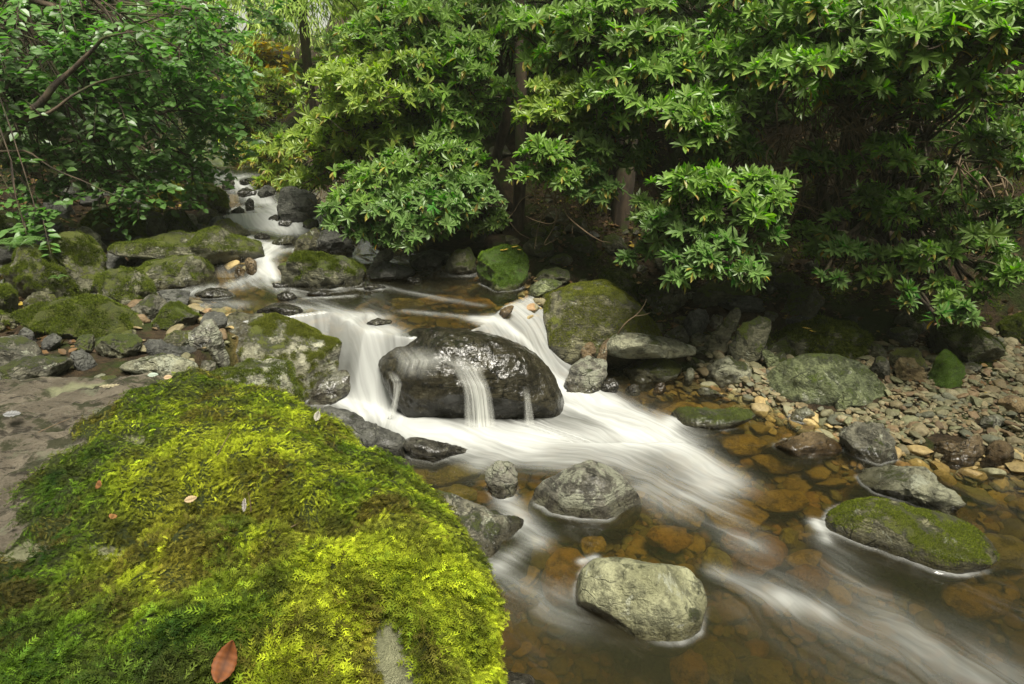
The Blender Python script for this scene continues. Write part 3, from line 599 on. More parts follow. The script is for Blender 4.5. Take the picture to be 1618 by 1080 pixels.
add('us14', [(364, 334), (377, 324), (387, 331), (380, 339)], 'wet', 'black low stone left of the upright one in the far cascade', thick=.8, group=GU)
add('us15', [(349, 287), (360, 279), (371, 286), (370, 299), (352, 300)], 'wet', 'dark stepping rock in the farthest white water', thick=.8, group=GU)
add('us16', [(372, 303), (390, 295), (408, 302), (402, 312), (378, 312)], 'wet', 'dark shelf rock between the two far cascades', thick=.8, group=GU)
add('us17', [(418, 345), (432, 338), (450, 342), (447, 352), (425, 353)], 'wet', 'wet dark rib in the middle of the small curtain cascade', thick=.6, group=GU)
add('ua', [(436, 354), (450, 344), (470, 348), (464, 360)], 'wet', 'black hump under the right half of the small curtain cascade', thick=.8, group=GU)
add('ub', [(398, 374), (411, 366), (428, 372), (414, 379)], 'wet', 'flat black stone at the foot of the small curtain cascade', thick=.8, group=GU)
add('uc', [(405, 302), (420, 290), (438, 296), (436, 312), (415, 314)], 'dark', 'dark rock right of the shelf in the far cascades', thick=.8, group=GU)
add('ud', [(476, 352), (490, 342), (506, 348), (502, 360), (484, 362)], 'mossdark', 'small dark rock between the bank boulder and the rapids', thick=.8, group=GU)
add('ue', [(452, 334), (462, 326), (472, 332), (466, 340)], 'wet', 'little black stone above the small curtain cascade', thick=.8, group=GU)
add('uf', [(376, 288), (386, 281), (398, 286), (392, 294)], 'wet', 'little black stone in the farthest white water', thick=.8, group=GU)
add('us18', [(285, 322), (292, 312), (304, 314), (308, 325), (296, 331)], 'mossdark', 'small mossy cobble between the yellow moss boulders and the rapids', dz=.2, thick=.9, group=GL)
add('us19', [(300, 318), (310, 309), (322, 314), (322, 327), (306, 329)], 'mossdark', 'small round mossy stone nearest the wide mossy rock', dz=.2, thick=.9, group=GL)
add('us20', [(290, 345), (300, 336), (312, 342), (312, 352), (298, 356)], 'pale', 'pale stone chip below the small mossy cobbles', dz=.1, thick=.9, group=GL)
add('us21', [(228, 346), (240, 334), (258, 338), (264, 362), (250, 376), (232, 368)], 'mossdark', 'upright mossy block left of the dark wedge boulder', dz=.18, thick=.8, group=GL)
# left bank
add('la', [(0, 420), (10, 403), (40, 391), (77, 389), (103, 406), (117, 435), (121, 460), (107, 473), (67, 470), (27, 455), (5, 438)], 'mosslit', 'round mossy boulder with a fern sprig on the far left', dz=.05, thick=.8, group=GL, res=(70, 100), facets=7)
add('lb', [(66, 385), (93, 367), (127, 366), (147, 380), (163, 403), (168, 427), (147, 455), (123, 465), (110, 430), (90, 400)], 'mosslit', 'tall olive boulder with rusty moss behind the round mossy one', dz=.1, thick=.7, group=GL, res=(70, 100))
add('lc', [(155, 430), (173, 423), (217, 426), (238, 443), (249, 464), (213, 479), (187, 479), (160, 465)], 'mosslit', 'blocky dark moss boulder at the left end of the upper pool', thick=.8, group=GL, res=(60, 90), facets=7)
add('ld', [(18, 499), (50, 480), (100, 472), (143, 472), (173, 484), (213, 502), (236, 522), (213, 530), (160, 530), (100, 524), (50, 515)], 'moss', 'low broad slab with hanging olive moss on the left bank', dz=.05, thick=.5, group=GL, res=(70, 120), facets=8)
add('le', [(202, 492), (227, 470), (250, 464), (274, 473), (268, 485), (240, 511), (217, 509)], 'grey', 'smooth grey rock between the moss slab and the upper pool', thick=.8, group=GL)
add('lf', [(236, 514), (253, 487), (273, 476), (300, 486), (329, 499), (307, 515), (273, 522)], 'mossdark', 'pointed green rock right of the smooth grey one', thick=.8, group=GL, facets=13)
add('lg', [(146, 545), (180, 523), (220, 530), (224, 545), (200, 556), (167, 564)], 'mossdark', 'angular mossy rock below the broad moss slab', dz=.02, thick=.8, group=GL, facets=13)
add('lh', [(222, 535), (267, 540), (310, 550), (314, 565), (267, 564), (227, 553)], 'dark', 'low dark rock left of the glossy grey one', dz=.0, thick=.7, group=GL)
add('li', [(-30, 530), (33, 531), (60, 542), (78, 557), (67, 569), (27, 579), (-30, 580)], 'grey', 'broad grey green rock on the left frame edge', dz=.08, thick=.8, group=GL, contact=(30, 575))
add('lj', [(-30, 592), (30, 573), (67, 566), (113, 561), (122, 577), (67, 589), (-30, 604)], 'grey', 'long narrow slab behind the bare top of the foreground boulder', dz=.25, thick=.4, group=GL)
add('lk', [(108, 559), (133, 549), (154, 567), (155, 579), (120, 580)], 'dark', 'small dark brown rock at the right end of the narrow slab', dz=.2, thick=.8, group=GL)
add('ll', [(186, 578), (227, 561), (267, 561), (300, 571), (314, 585), (283, 592), (200, 588)], 'pale', 'smooth tan rock peeping over the foreground boulder', dz=.25, thick=.7, group=GL, facets=4)
add('ln', [(-30, 443), (17, 452), (28, 473), (24, 492), (-30, 496)], 'mossdark', 'dark moss rock on the left edge under the round boulder', dz=.08, thick=.9, group=GL)
add('lo', [(-30, 487), (20, 496), (35, 513), (20, 523), (-30, 523)], 'olive', 'green rock on the left edge beside the broad moss slab', dz=.08, thick=.9, group=GL)
add('lp', [(-30, 343), (17, 341), (38, 357), (42, 382), (10, 396), (-30, 400)], 'mossdark', 'shaded mossy boulder on the left edge under the leaves', dz=.25, thick=.8, group=GL)
add('lq', [(115, 362), (137, 357), (160, 377), (174, 394), (147, 396), (128, 380)], 'pale', 'smooth pale slanting slab lit on the left bank', dz=.3, thick=.4, group=GL)
add('lr', [(161, 400), (180, 393), (198, 405), (202, 421), (167, 425)], 'dark', 'dark rock left of the very long slab', dz=.12, thick=.8, group=GL)
add('ls', [(111, 353), (140, 340), (170, 333), (202, 332), (232, 350), (252, 372), (200, 381), (165, 378)], 'moss', 'mossy hump under the lowest hanging leaves', dz=.25, thick=.8, group=GL)
add('lt', [(199, 425), (225, 405), (248, 393), (262, 402), (235, 420), (212, 428)], 'dark', 'thin dark slab in the gap behind the grey topped boulder', dz=.1, thick=.5, group=GL)
add('lu', [(62, 541), (90, 522), (98, 537), (72, 552)], 'dark', 'small dark wedge below the broad moss slab', dz=.05, thick=.8, group=GL)
add('lv', [(112, 550), (125, 530), (145, 525), (152, 540), (140, 556)], 'mossdark', 'small shaggy rock left of the angular mossy one', dz=.03, thick=.9, group=GL)
add('lw', [(28, 525), (38, 514), (52, 524), (58, 540), (36, 540)], 'dark', 'little dark rock under the left end of the moss slab', dz=.05, thick=.9, group=GL)
add('lx', [(125, 470), (150, 462), (178, 470), (186, 486), (160, 486), (135, 478)], 'dark', 'dark rock in the gap above the moss slab', dz=.05, thick=.9, group=GL)
# under the rhododendron
add('greenb', [(751, 421), (765, 395), (793, 385), (820, 391), (836, 407), (834, 432), (810, 454), (780, 457), (756, 442)], 'brightmoss', 'round green boulder at the back of the upper pool under the leaves', thick=.8, group=GR, res=(60, 90), facets=5)
add('ry', [(577, 431), (607, 415), (633, 417), (661, 427), (649, 442), (583, 443)], 'dark', 'dark flat rock with pale wet edge right of the humped mossy boulder', thick=.7, group=GR)
add('rz', [(575, 423), (600, 400), (624, 389), (619, 408), (588, 425)], 'wetsilver', 'tilted silvery slab at the right shore of the upper pool', dz=.03, thick=.4, group=GR)
add('raa', [(645, 405), (667, 393), (700, 392), (715, 403), (695, 419), (653, 418)], 'dark', 'rounded black rock in shade above the upper pool', dz=.03, thick=.8, group=GR)
add('rbb', [(698, 418), (720, 393), (747, 389), (755, 400), (751, 425), (717, 433)], 'mossdark', 'shaded mossy rock left of the round green boulder', dz=.02, thick=.8, group=GR)
add('rcc', [(775, 500), (800, 483), (812, 483), (808, 495), (783, 507)], 'brown', 'wet brown stone at the lip of the right chute', thick=.8, group=GM)
add('rdd', [(920, 438), (946, 426), (981, 428), (1012, 447), (1003, 474), (960, 465)], 'mossdark', 'dark mossy boulder hidden behind the biggest one', dz=.1, thick=.8, group=GR)
add('ree', [(834, 447), (855, 430), (878, 419), (899, 427), (903, 440), (857, 445)], 'mossdark', 'dark moss covered rock left of the biggest boulder top', dz=.08, thick=.8, group=GR)
add('rff', [(826, 459), (839, 448), (869, 441), (892, 445), (857, 462), (836, 468)], 'greenslab', 'small green lit rock against the left shoulder of the biggest boulder', dz=.04, thick=.8, group=GR)
add('rgg', [(858, 412), (885, 396), (907, 407), (892, 421)], 'mossdark', 'small dark hump behind the moss covered rock', dz=.1, thick=.8, group=GR)
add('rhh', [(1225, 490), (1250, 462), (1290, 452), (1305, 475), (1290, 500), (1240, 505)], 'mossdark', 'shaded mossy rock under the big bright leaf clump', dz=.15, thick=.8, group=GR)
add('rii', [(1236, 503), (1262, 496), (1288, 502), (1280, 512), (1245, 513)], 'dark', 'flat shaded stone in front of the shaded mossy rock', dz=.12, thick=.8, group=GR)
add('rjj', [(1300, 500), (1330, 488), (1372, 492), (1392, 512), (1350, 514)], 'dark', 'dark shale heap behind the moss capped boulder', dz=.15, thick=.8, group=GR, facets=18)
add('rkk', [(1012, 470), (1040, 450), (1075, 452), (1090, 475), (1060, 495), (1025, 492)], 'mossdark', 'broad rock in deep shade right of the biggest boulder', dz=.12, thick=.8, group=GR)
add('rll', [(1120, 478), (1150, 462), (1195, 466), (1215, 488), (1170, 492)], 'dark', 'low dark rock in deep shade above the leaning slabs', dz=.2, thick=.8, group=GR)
add('rmm', [(640, 440), (655, 436), (668, 440), (660, 446), (645, 446)], 'wet', 'little wet stone at the shaded shore of the upper pool', thick=.8, group=GM)
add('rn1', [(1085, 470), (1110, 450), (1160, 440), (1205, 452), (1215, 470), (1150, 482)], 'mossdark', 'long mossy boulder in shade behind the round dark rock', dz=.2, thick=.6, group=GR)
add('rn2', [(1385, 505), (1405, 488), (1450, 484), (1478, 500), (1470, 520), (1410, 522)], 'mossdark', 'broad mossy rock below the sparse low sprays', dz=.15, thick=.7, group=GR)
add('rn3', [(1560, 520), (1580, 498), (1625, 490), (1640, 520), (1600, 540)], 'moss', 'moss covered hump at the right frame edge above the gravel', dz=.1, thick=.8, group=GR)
add('ln1', [(80, 500), (95, 476), (125, 470), (150, 482), (140, 500)], 'moss', 'rounded moss lump at the back of the broad moss slab', dz=.1, thick=.8, group=GL)
add('ln2', [(36, 480), (52, 458), (88, 462), (96, 482), (60, 492)], 'olive', 'low olive rock under the round mossy boulder', dz=.1, thick=.8, group=GL)
add('ln3', [(255, 545), (275, 522), (305, 520), (318, 540), (290, 552)], 'olive', 'small olive rock behind the low dark one', dz=.1, thick=.8, group=GL)
add('b1', [(750, 1082), (790, 1062), (850, 1066), (880, 1085), (860, 1110), (780, 1115)], 'wet', 'wet black rock at the bottom edge right of the moss', thick=.8, group=GM, contact=(810, 1095))

make_water()
def ico_pts():
    t = (1+5**.5)/2
    V = [(-1, t, 0), (1, t, 0), (-1, -t, 0), (1, -t, 0), (0, -1, t), (0, 1, t), (0, -1, -t), (0, 1, -t), (t, 0, -1), (t, 0, 1), (-t, 0, -1), (-t, 0, 1)]
    F = [(0, 11, 5), (0, 5, 1), (0, 1, 7), (0, 7, 10), (0, 10, 11), (1, 5, 9), (5, 11, 4), (11, 10, 2), (10, 7, 6), (7, 1, 8), (3, 9, 4), (3, 4, 2), (3, 2, 6), (3, 6, 8), (3, 8, 9), (4, 9, 5), (2, 4, 11), (6, 2, 10), (8, 6, 7), (9, 8, 1)]
    return np.array(V, float), np.array(F)
def icosphere(n):
    V, F = ico_pts(); V /= np.linalg.norm(V, axis=1)[:, None]
    for _ in range(n):
        c = {}; V = list(map(tuple, V)); nf = []
        def mid(a, b):
            k = (min(a, b), max(a, b))
            if k not in c:
                m = np.array(V[a])+np.array(V[b]); m /= np.linalg.norm(m); V.append(tuple(m)); c[k] = len(V)-1
            return c[k]
        for a, b, d in F:
            x, y, z = mid(a, b), mid(b, d), mid(d, a); nf += [(a, x, z), (b, y, x), (d, z, y), (x, y, z)]
        V = np.array(V); F = np.array(nf)
    return np.asarray(V), np.asarray(F)
ICO2 = icosphere(2); ICO1 = icosphere(1); ICO3 = icosphere(3)
def pebble_shape(rs, ico=ICO2, flat=.45, facets=6):
    V, F = ico; V = V*np.array([1, rs.uniform(.6, .95), flat*rs.uniform(.7, 1.3)])
    for _ in range(facets):
        n = rs.normal(size=3); n /= np.linalg.norm(n); d = V@n; h = d.max()*rs.uniform(.55, .9)
        V = V - np.maximum(d-h, 0)[:, None]*n*.9
    return V + V*(fbm(V*1.8+rs.uniform(0, 40, 3), 2)[:, None])*.18, F
PEBS = [pebble_shape(np.random.default_rng(50+i), flat=.24 + .22*(i % 4)/3) for i in range(14)]
def rotz(a): c, s = math.cos(a), math.sin(a); return np.array([[c, -s, 0], [s, c, 0], [0, 0, 1]])
def tilt(rs, k):
    ax, ay = rs.normal(size=2)*k; cx, sx, cy, sy = math.cos(ax), math.sin(ax), math.cos(ay), math.sin(ay)
    return np.array([[1, 0, 0], [0, cx, -sx], [0, sx, cx]])@np.array([[cy, 0, sy], [0, 1, 0], [-sy, 0, cy]])

# filler rocks on the banks, in the dark gaps between the traced ones
def free(x, y, r):
    return all((x-a)**2+(y-b)**2 > (r*.6+c*.7)**2 for a, b, c in ROCKXY)
FB = [('dark', 'dark filler rock wedged between the left bank boulders', GL, (-4.6, -1.6), (3.2, 8.5), 90),
      ('mossdark', 'mossy cobble on the shaded right bank', GR, (.2, 3.4), (4.5, 6.2), 46),
      ('mossdark', 'mossy rock along the shaded shore under the rhododendrons', GR, (-1.6, .6), (5.7, 7.5), 14)]
base_fill = [pebble_shape(np.random.default_rng(90+i), ICO3, .6, 11) for i in range(6)]
USED = set()
def filler_label(x, y, r, lab):
    near = sorted(HANDLES, key=lambda q: (q[0]-x)**2+(q[1]-y)**2)[:4]; kinds = ['small' if r < .1 else 'larger', 'dark' if 'dark' in lab else 'mossy']
    for h in near:
        for side in (['right of', 'beyond'] if x > h[0] else ['left of', 'behind']):
            t = ' '.join(kinds)+' gap stone '+side+' the '+h[2]
            if t not in USED: USED.add(t); return t
    return ' '.join(kinds)+' gap stone near the '+near[rng.integers(4)][2]
for mt, lab, grp, xr, yr, n in FB:
    k = 0; tries = 0
    while k < n and tries < 2500:
        tries += 1; x, y = rng.uniform(*xr), rng.uniform(*yr); r = rng.uniform(.05, .2)
        s = float(river_sd(np.array([x]), np.array([y]))[0])
        if s < .0 or s > 1.7 or not free(x, y, r): continue
        V, F = base_fill[rng.integers(6)]; V = (V*r)@(tilt(rng, .35)@rotz(rng.uniform(0, 6))).T
        z = gr1(x, y)+r*.1
        W = V+np.array([x, y, z]); org = np.array([x, y, z+V[:, 2].min()])
        o = mesh_obj('bank_stone', W-org, F, M[['dark', 'mossdark', 'grey', 'olive'][rng.integers(4)] if r < .1 else mt], loc=org, attrs={'wet': wetness(W)})
        tag(o, filler_label(x, y, r, lab), 'rock', lab.split(' ')[0]+' stones in the gaps between the boulders'); ROCKXY.append((x, y, r)); k += 1

# submerged stones seen through the amber water
SUB = [(892, 885, 46, 36, 'sub_orange', 'large blurred orange stone under water beside the cream boulder'),
       (940, 852, 20, 12, 'sub_amber', 'small amber stone under water above the large orange one'),
       (1160, 797, 52, 24, 'sub_amber', 'broad amber stone under water in mid pool'), (1238, 778, 40, 13, 'sub_amber', 'narrow yellow stone under water behind the broad amber one'),
       (1085, 800, 30, 16, 'sub_amber', 'dim amber stone under the white streaks'), (1060, 835, 36, 18, 'sub_orange', 'dim orange stone under the white streaks'),
       (1133, 875, 22, 25, 'sub_olive', 'green grey stone under water right of the cream boulder'), (1190, 876, 42, 15, 'sub_brick', 'long brick coloured stone under water'),
       (1220, 853, 25, 18, 'sub_brick', 'round brick red stone under water left of the oval mossy rock'), (1275, 870, 30, 12, 'sub_amber', 'thin amber stone under water touching the brick red one'),
       (1250, 838, 14, 9, 'sub_olive', 'tiny pale green stone under water'), (1135, 1030, 30, 28, 'sub_olive', 'greenish stone deep in the foreground pool'),
       (1215, 1045, 36, 26, 'sub_olive', 'second greenish stone deep in the foreground pool'), (1090, 1040, 30, 20, 'sub_orange', 'brown stone deep in the foreground pool'),
       (1280, 900, 30, 14, 'sub_brick', 'rust stone under water below the thin amber one'), (1165, 840, 24, 12, 'sub_brick', 'rust stone under water below the broad amber one'),
       (1090, 640, 60, 18, 'sub_amber', 'wide amber slab under the shallows behind the thin mossy rock'), (1170, 690, 40, 14, 'sub_amber', 'amber slab under the shallows before the thin mossy rock'),
       (1230, 720, 44, 12, 'sub_amber', 'amber slab under water beside the half submerged rock'), (700, 730, 60, 18, 'sub_olive', 'brown slab under water below the low wet ridge'),
       (720, 770, 34, 16, 'sub_olive', 'dark stone under water beside the small upright rock'), (1590, 770, 36, 16, 'sub_amber', 'amber stone under water at the right edge'),
       (1580, 850, 34, 18, 'sub_olive', 'olive stone under water right of the oval mossy rock'), (1540, 930, 50, 20, 'sub_amber', 'amber stone in shade under water below the oval mossy rock'),
       (690, 465, 44, 6, 'sub_amber', 'orange stone under the back of the upper pool'), (750, 470, 36, 6, 'sub_orange', 'rusty stone under the back of the upper pool'), (640, 470, 30, 5, 'sub_olive', 'olive stone under the back of the upper pool')]
for px, py, rx, ry, mt, lab in SUB:
    c = hit(px, py, -.07); d = np.linalg.norm(c-CAM); a = rx/1079*d; b = ry/1079*d*1.6
    rs = np.random.default_rng(px); V, F = pebble_shape(rs, ICO3, .5, 6)
    V = V/np.abs(V).max(0)*np.array([a, b, max(.05, min(a, b)*.7)])
    W = V + c + np.array([0, 0, -V[:, 2].max()+.0])
    top = W[:, 2].max() - lev1(c[0], c[1]); W[:, 2] -= max(0, top+.035)
    org = np.array([c[0], c[1], W[:, 2].min()])
    o = mesh_obj('submerged_stone', W-org, F, M[mt], loc=org, attrs={'wet': np.zeros(len(W))}); tag(o, lab, 'stone', 'stones under the water')

# pebbles: gravel beach and stream bed
def scatter_pebbles():
    cols_dry = .46*np.array([.98, .95, .78])*np.array([(.34, .31, .20), (.26, .25, .16), (.40, .34, .22), (.34, .27, .16), (.22, .23, .18), (.44, .40, .28), (.30, .21, .13), (.28, .29, .18)])
    cols_bed = np.array([(.26, .19, .08), (.22, .17, .08), (.32, .24, .10), (.15, .13, .07), (.25, .16, .08), (.20, .19, .11)])
    spots = []
    def batch(n, xr, yr):
        x = rng.uniform(*xr, n); y = rng.uniform(*yr, n); return zip(x.tolist(), y.tolist(), river_sd(x, y).tolist())
    for x, y, s in batch(15000, (1.5, 4.6), (2.9, 4.75)):
        if s < -.15 or s > 1.6: continue
        if any((x-a)**2+(y-b)**2 < (c*.72)**2 for a, b, c in ROCKXY): continue
        r = min(.06, .011*math.exp(abs(rng.normal())*.7)); spots.append((x, y, r, True))
    dry = sorted(spots, key=lambda q: -q[2]/math.hypot(q[0], q[1]))
    def withz(L):
        z = ground(np.array([q[0] for q in L]), np.array([q[1] for q in L])) if L else []
        return [tuple(q)+(float(k),) for q, k in zip(L, z)]
    dry = withz(dry)
    def build(q):
        x, y, r, d, _z = q; V, F = PEBS[rng.integers(14)]
        V = (V*r)@(tilt(rng, .25)@rotz(rng.uniform(0, 6.28))).T
        z = q[4]+r*rng.uniform(.1, .5)
        c = (cols_dry if d else cols_bed)[rng.integers(8 if d else 6)]*rng.uniform(.75, 1.25)
        return V, F, np.array([x, y, z]), c
    names = {0: 'tan', 1: 'tan'}
    vis = []
    for q in dry:                                # in view
        p = np.array([q[0], q[1], q[4]])-CAM; dpt = p@FW; sx = 809+1079*p[0]/dpt
        (vis if (sx < 1640 and len(vis) < 300) else spots).append(q) if (sx < 1640 and len(vis) < 300) else None
    vs = set(id(q) for q in vis)
    for q in vis:
        V, F, p, c = build(q)
        kind_ = 'rusty' if c[0] > 1.33*c[1] else ('grey' if c[0] < 1.12*c[1] else 'tan')
        org = p+np.array([0, 0, V[:, 2].min()])
        o = mesh_obj('pebble', V-np.array([0, 0, V[:, 2].min()]), F, M['pebble'], loc=org, vcol=np.repeat(c[None], len(V), 0))
        tag(o, {'rusty': 'small rust brown stone lying in the gravel bank', 'grey': 'small grey green stone lying in the gravel bank', 'tan': 'small sandy tan stone lying in the gravel bank'}[kind_], 'pebble', kind_+' pebbles on the gravel bank')
    def merged(name, qs, kw):
        VV, FF, CC = [], [], []; n = 0
        for q in qs:
            V, F, p, c = build(q); VV.append(V+p); FF.append(F+n); n += len(V); CC.append(np.repeat(c[None], len(V), 0))
        o = mesh_obj(name, np.concatenate(VV), np.concatenate(FF), M['pebble'], vcol=np.concatenate(CC)); tag(o, kind='stuff', **kw)
    merged('gravel', [q for q in dry if id(q) not in vs], dict(label='bank of mixed grey and tan gravel below the rhododendrons', cat='gravel'))
    bed = []
    for x, y, s in list(batch(7200, (-.6, 3.6), (1.3, 4.6)))+list(batch(1800, (-2.4, .3), (4.3, 6))):
        if s > .02: continue
        r = .022*math.exp(abs(rng.normal())*.6); r = min(r, .09)
        bed.append((x, y, r, False))
    # litter-like shingle around the left bank gaps
    merged('stream_bed_stones', withz(bed), dict(label='amber and brown shingle covering the stream bed', cat='stones'))
    bk = []
    for x, y, s in list(batch(420, (1.3, 3.2), (4.4, 5.3)))+list(batch(250, (-4.0, -1.3), (3.3, 5.2))):
        if s < -.05 or s > .55: continue
        bk.append((x, y, min(.07, .02*math.exp(abs(rng.normal())*.7)), True))
    merged('bank_shingle', withz(bk), dict(label='loose shingle between the bank rocks', cat='gravel'))
scatter_pebbles()

# ------------------------------------------------------------------ the mossy foreground boulder
def on_plane(px, py, z): r = ray(px, py); t = (z-2.0)/r[2]; return CAM+r*t
RB = np.array([[.97, -.2, 0], [.2, .97, 0], [0, 0, 1.]])
HOLLOW = [(250, 880, .97), (340, 880, .93), (430, 920, .88), (500, 990, .82), (560, 1060, .75)]
def fore_boulder():
    C = np.array([-1.25, 1.35, .25])                    # rounded polyhedron: plane normals and distances
    n = np.array([[-0.1396, 0.0411, 0.9894], [0.429, 0.3983, 0.8108], [0.7173, 0.5757, 0.3925], [0.9837, 0.0421, -0.175], [0.4708, 0.8119, 0.3452], [-0.0565, 0.989, 0.1368], [-0.995, 0.0, 0.0995], [0.0, -0.995, 0.0995], [0.6116, -0.7645, 0.2039], [0.0, 0.0, -1.0]])
    h = np.array([0.735, 1.085, 1.165, 1.08, 1.13, 1.47, 2.0647, 1.3682, 1.1926, 0.75])
    V, F = icosphere(7)
    q = np.maximum(V@n.T/h, 0)**14; r = q.sum(1)**(-1/14.)
    W = C+V*r[:, None]
    def nrm_(W):
        e1 = W[F[:, 1]]-W[F[:, 0]]; e2 = W[F[:, 2]]-W[F[:, 0]]; fn = np.cross(e1, e2); N = np.zeros_like(W)
        for k in range(3): np.add.at(N, F[:, k], fn)
        return N/(np.linalg.norm(N, axis=1)[:, None]+1e-9)
    N = nrm_(W)
    # moss coverage mask, in world metres
    X, Y = W[:, 0], W[:, 1]
    BL = np.array([on_plane(a, b, .98)[:2] for a, b in [(330, 560), (250, 605), (175, 640), (105, 690), (75, 740), (35, 800), (5, 850), (-90, 900)]])
    bd, bs, _ = seg_dist(X, Y, BL)
    m = sstep(-.07, .09, bd*bs + .16*n2(X, Y, 4.2, 4, 6))
    from mathutils.bvhtree import BVHTree as BT
    bt = BT.FromPolygons([tuple(v) for v in W], [tuple(int(i) for i in f) for f in F]); BARE = []; pale = np.zeros(len(W))
    for (px, py, rx, ry, ang) in BARE_PX:
        hp, _, _, _ = bt.ray_cast(Vector(CAM), Vector(ray(px, py)).normalized())
        if hp: BARE.append((hp[0], hp[1], rx, ry, ang))
    for (cx, cy, rx, ry, ang) in BARE:
        dx, dy = X-cx, Y-cy; ca, sa = math.cos(ang), math.sin(ang); a = dx*ca+dy*sa; b = -dx*sa+dy*ca
        e_ = np.hypot(a/rx, b/ry)+.25*n2(X, Y, 14, 2, 1); m = np.minimum(m, sstep(.85, 1.15, e_)); pale = np.maximum(pale, sstep(1.3, 1.0, e_))
    m = m*sstep(-.25, .05, N[:, 2]+.15*n2(X, Y, 6, 2, 2))
    W = W + N*(fbm(W*2.2, 5)*.035 - (1-m)*(.045*np.abs(perlin(W@RB*np.array([2.2, 9, 9.])+.3*perlin(W*4)[:, None])) + .022*np.maximum(0, n2(X, Y, 9, 4, 19)) + .014*np.abs(perlin(W*22)) + .006*np.abs(perlin(W*55))))[:, None]
    cush = (.5+.5*n2(W[:, 0]+W[:, 2], W[:, 1], 13, 3, 3)); cu2 = n2(W[:, 0]-W[:, 2], W[:, 1], 3.1, 2, 33); W = W + N*(m*(.008+.062*cush+.035*cu2))[:, None]
    HL = np.array([on_plane(a, b, z)[:2] for a, b, z in HOLLOW]); hd, _, _ = seg_dist(W[:, 0], W[:, 1], HL)
    W = W - N*(.085*np.exp(-(hd/.075)**2)*(W[:, 2] > .3))[:, None]
    N = nrm_(W)
    root = empty('mossy_boulder', (-1.25, 1.5, -.1)); tag(root, 'huge foreground boulder carpeted in bright green feathery moss with a bare grey top', 'boulder')
    org = np.array(root.location)
    o = mesh_obj('stone', W-org, F, M['foreground'], root, attrs={'wet': np.zeros(len(W)), 'mossm': m, 'pale': pale})
    return root, W, F, N, m
# bare patches: from pixels on the boulder's top (world x, y)
def on_plane(px, py, z): r = ray(px, py); t = (z-2.0)/r[2]; return CAM+r*t
BARE_PX = [(214, 706, .11, .040, -.65), (190, 866, .095, .042, -.45), (22, 868, .08, .05, 0), (622, 1050, .05, .11, .35), (392, 915, .03, .02, 0), (120, 600, .1, .06, 0)]
def fg_mat():
    m, nt, P, out = newmat('foreground_stone'); g = NT(nt)
    v = g.n('ShaderNodeTexCoord').outputs['Object']
    big = g.noise(v, 3, 7, .6, .4); mid = g.noise(g.mapv(v, (6, 20, 30), (0, .1, .2)), 1, 8, .7, .6); fine = g.noise(v, 60, 6, .7); tiny = g.noise(v, 240, 4, .7)
    c = g.mix(g.ss(big, .35, .65), (.15, .125, .088), (.31, .265, .195))
    c = g.mix(g.ss(mid, .5, .6, 0, .9), c, (.028, .022, .014)); c = g.mix(g.ss(tiny, .52, .7, 0, .5), c, (.05, .042, .03))
    c = g.mix(g.ss(fine, .5, .75, 0, .6), c, (.26, .24, .19))
    c = g.mix(g.ss(g.noise(v, 8, 7, .7), .50, .60, 0, .85), c, (.035, .042, .01))
    c = g.mix(g.ss(g.noise(v, 5, 7, .7), .58, .66, 0, .7), c, (.24, .25, .16))
    mm = g.n('ShaderNodeAttribute', attribute_name='mossm').outputs['Fac']; c = g.mix(g.math('MULTIPLY', g.n('ShaderNodeAttribute', attribute_name='pale').outputs['Fac'], .8), c, g.mix(fine, (.24, .26, .13), (.48, .48, .29)))
    mc = g.mix(tiny, (.02, .03, .005), (.07, .09, .012))
    g.l(g.mix(g.ss(g.math('ADD', mm, g.math('MULTIPLY', g.math('SUBTRACT', fine, .5), .6)), .3, .5), c, mc), P.inputs['Base Color'])
    P.inputs['Roughness'].default_value = .85; P.inputs['Specular IOR Level'].default_value = .3
    hh = g.math('ADD', g.math('MULTIPLY', mid, -.7), g.math('ADD', g.math('ADD', g.math('MULTIPLY', fine, .4), g.math('MULTIPLY', tiny, .12)), g.math('MULTIPLY', big, .5)))
    g.l(g.bump(hh, 1., .09), P.inputs['Normal'])
    return m
M['foreground'] = fg_mat()
FB_ = fore_boulder()

def frond_template(pairs=7, seg=4):
    """a feathery moss frond lying along +x, normal +z, unit length; flat triangles"""
    V, F = [], []
    def q(a, b, wd):          # slim leafy blade from a to b
        a = np.array(a); b = np.array(b); d = b-a; s = np.cross(d, [0, 0, 1]); s /= np.linalg.norm(s)+1e-9
        k = len(V); mid = a+d*.45; V.extend([a-s*wd*.5, mid+s*wd, b, mid-s*wd]); V[k] = a; F.append((k, k+1, k+2)); F.append((k, k+2, k+3))
    zc = lambda t: .28*t-.34*t*t
    for i in range(3): q((i/3, 0, zc(i/3)), ((i+1.15)/3, 0, zc((i+1)/3)), .045)
    for i in range(pairs):
        t = .12+.8*i/(pairs-1); ln = .31*math.sin(math.pi*min(1, (.25+.75*(1-t))))**.7*(.55+.45*(1-t))+.08
        for s in (-1, 1):
            q((t, 0, zc(t)), (t+ln*.72, s*ln*.72, zc(t)+.05-.05*ln), .035)
    return np.array(V), np.array(F)
def tuft_template(rs, n=7):
    V, F = [], []
    for i in range(n):
        a = rs.uniform(0, 6.28); l = rs.uniform(.5, 1); e = rs.uniform(.2, 1.2); d = np.array([math.cos(a)*math.cos(e), math.sin(a)*math.cos(e), math.sin(e)])
        s = np.cross(d, rs.normal(size=3)); s /= np.linalg.norm(s)
        b = np.array([math.cos(a), math.sin(a), 0])*.15; k = len(V)
        V += [b-s*.09, b+s*.09, b+d*l]; F.append((k, k+1, k+2))
    return np.array(V), np.array(F)
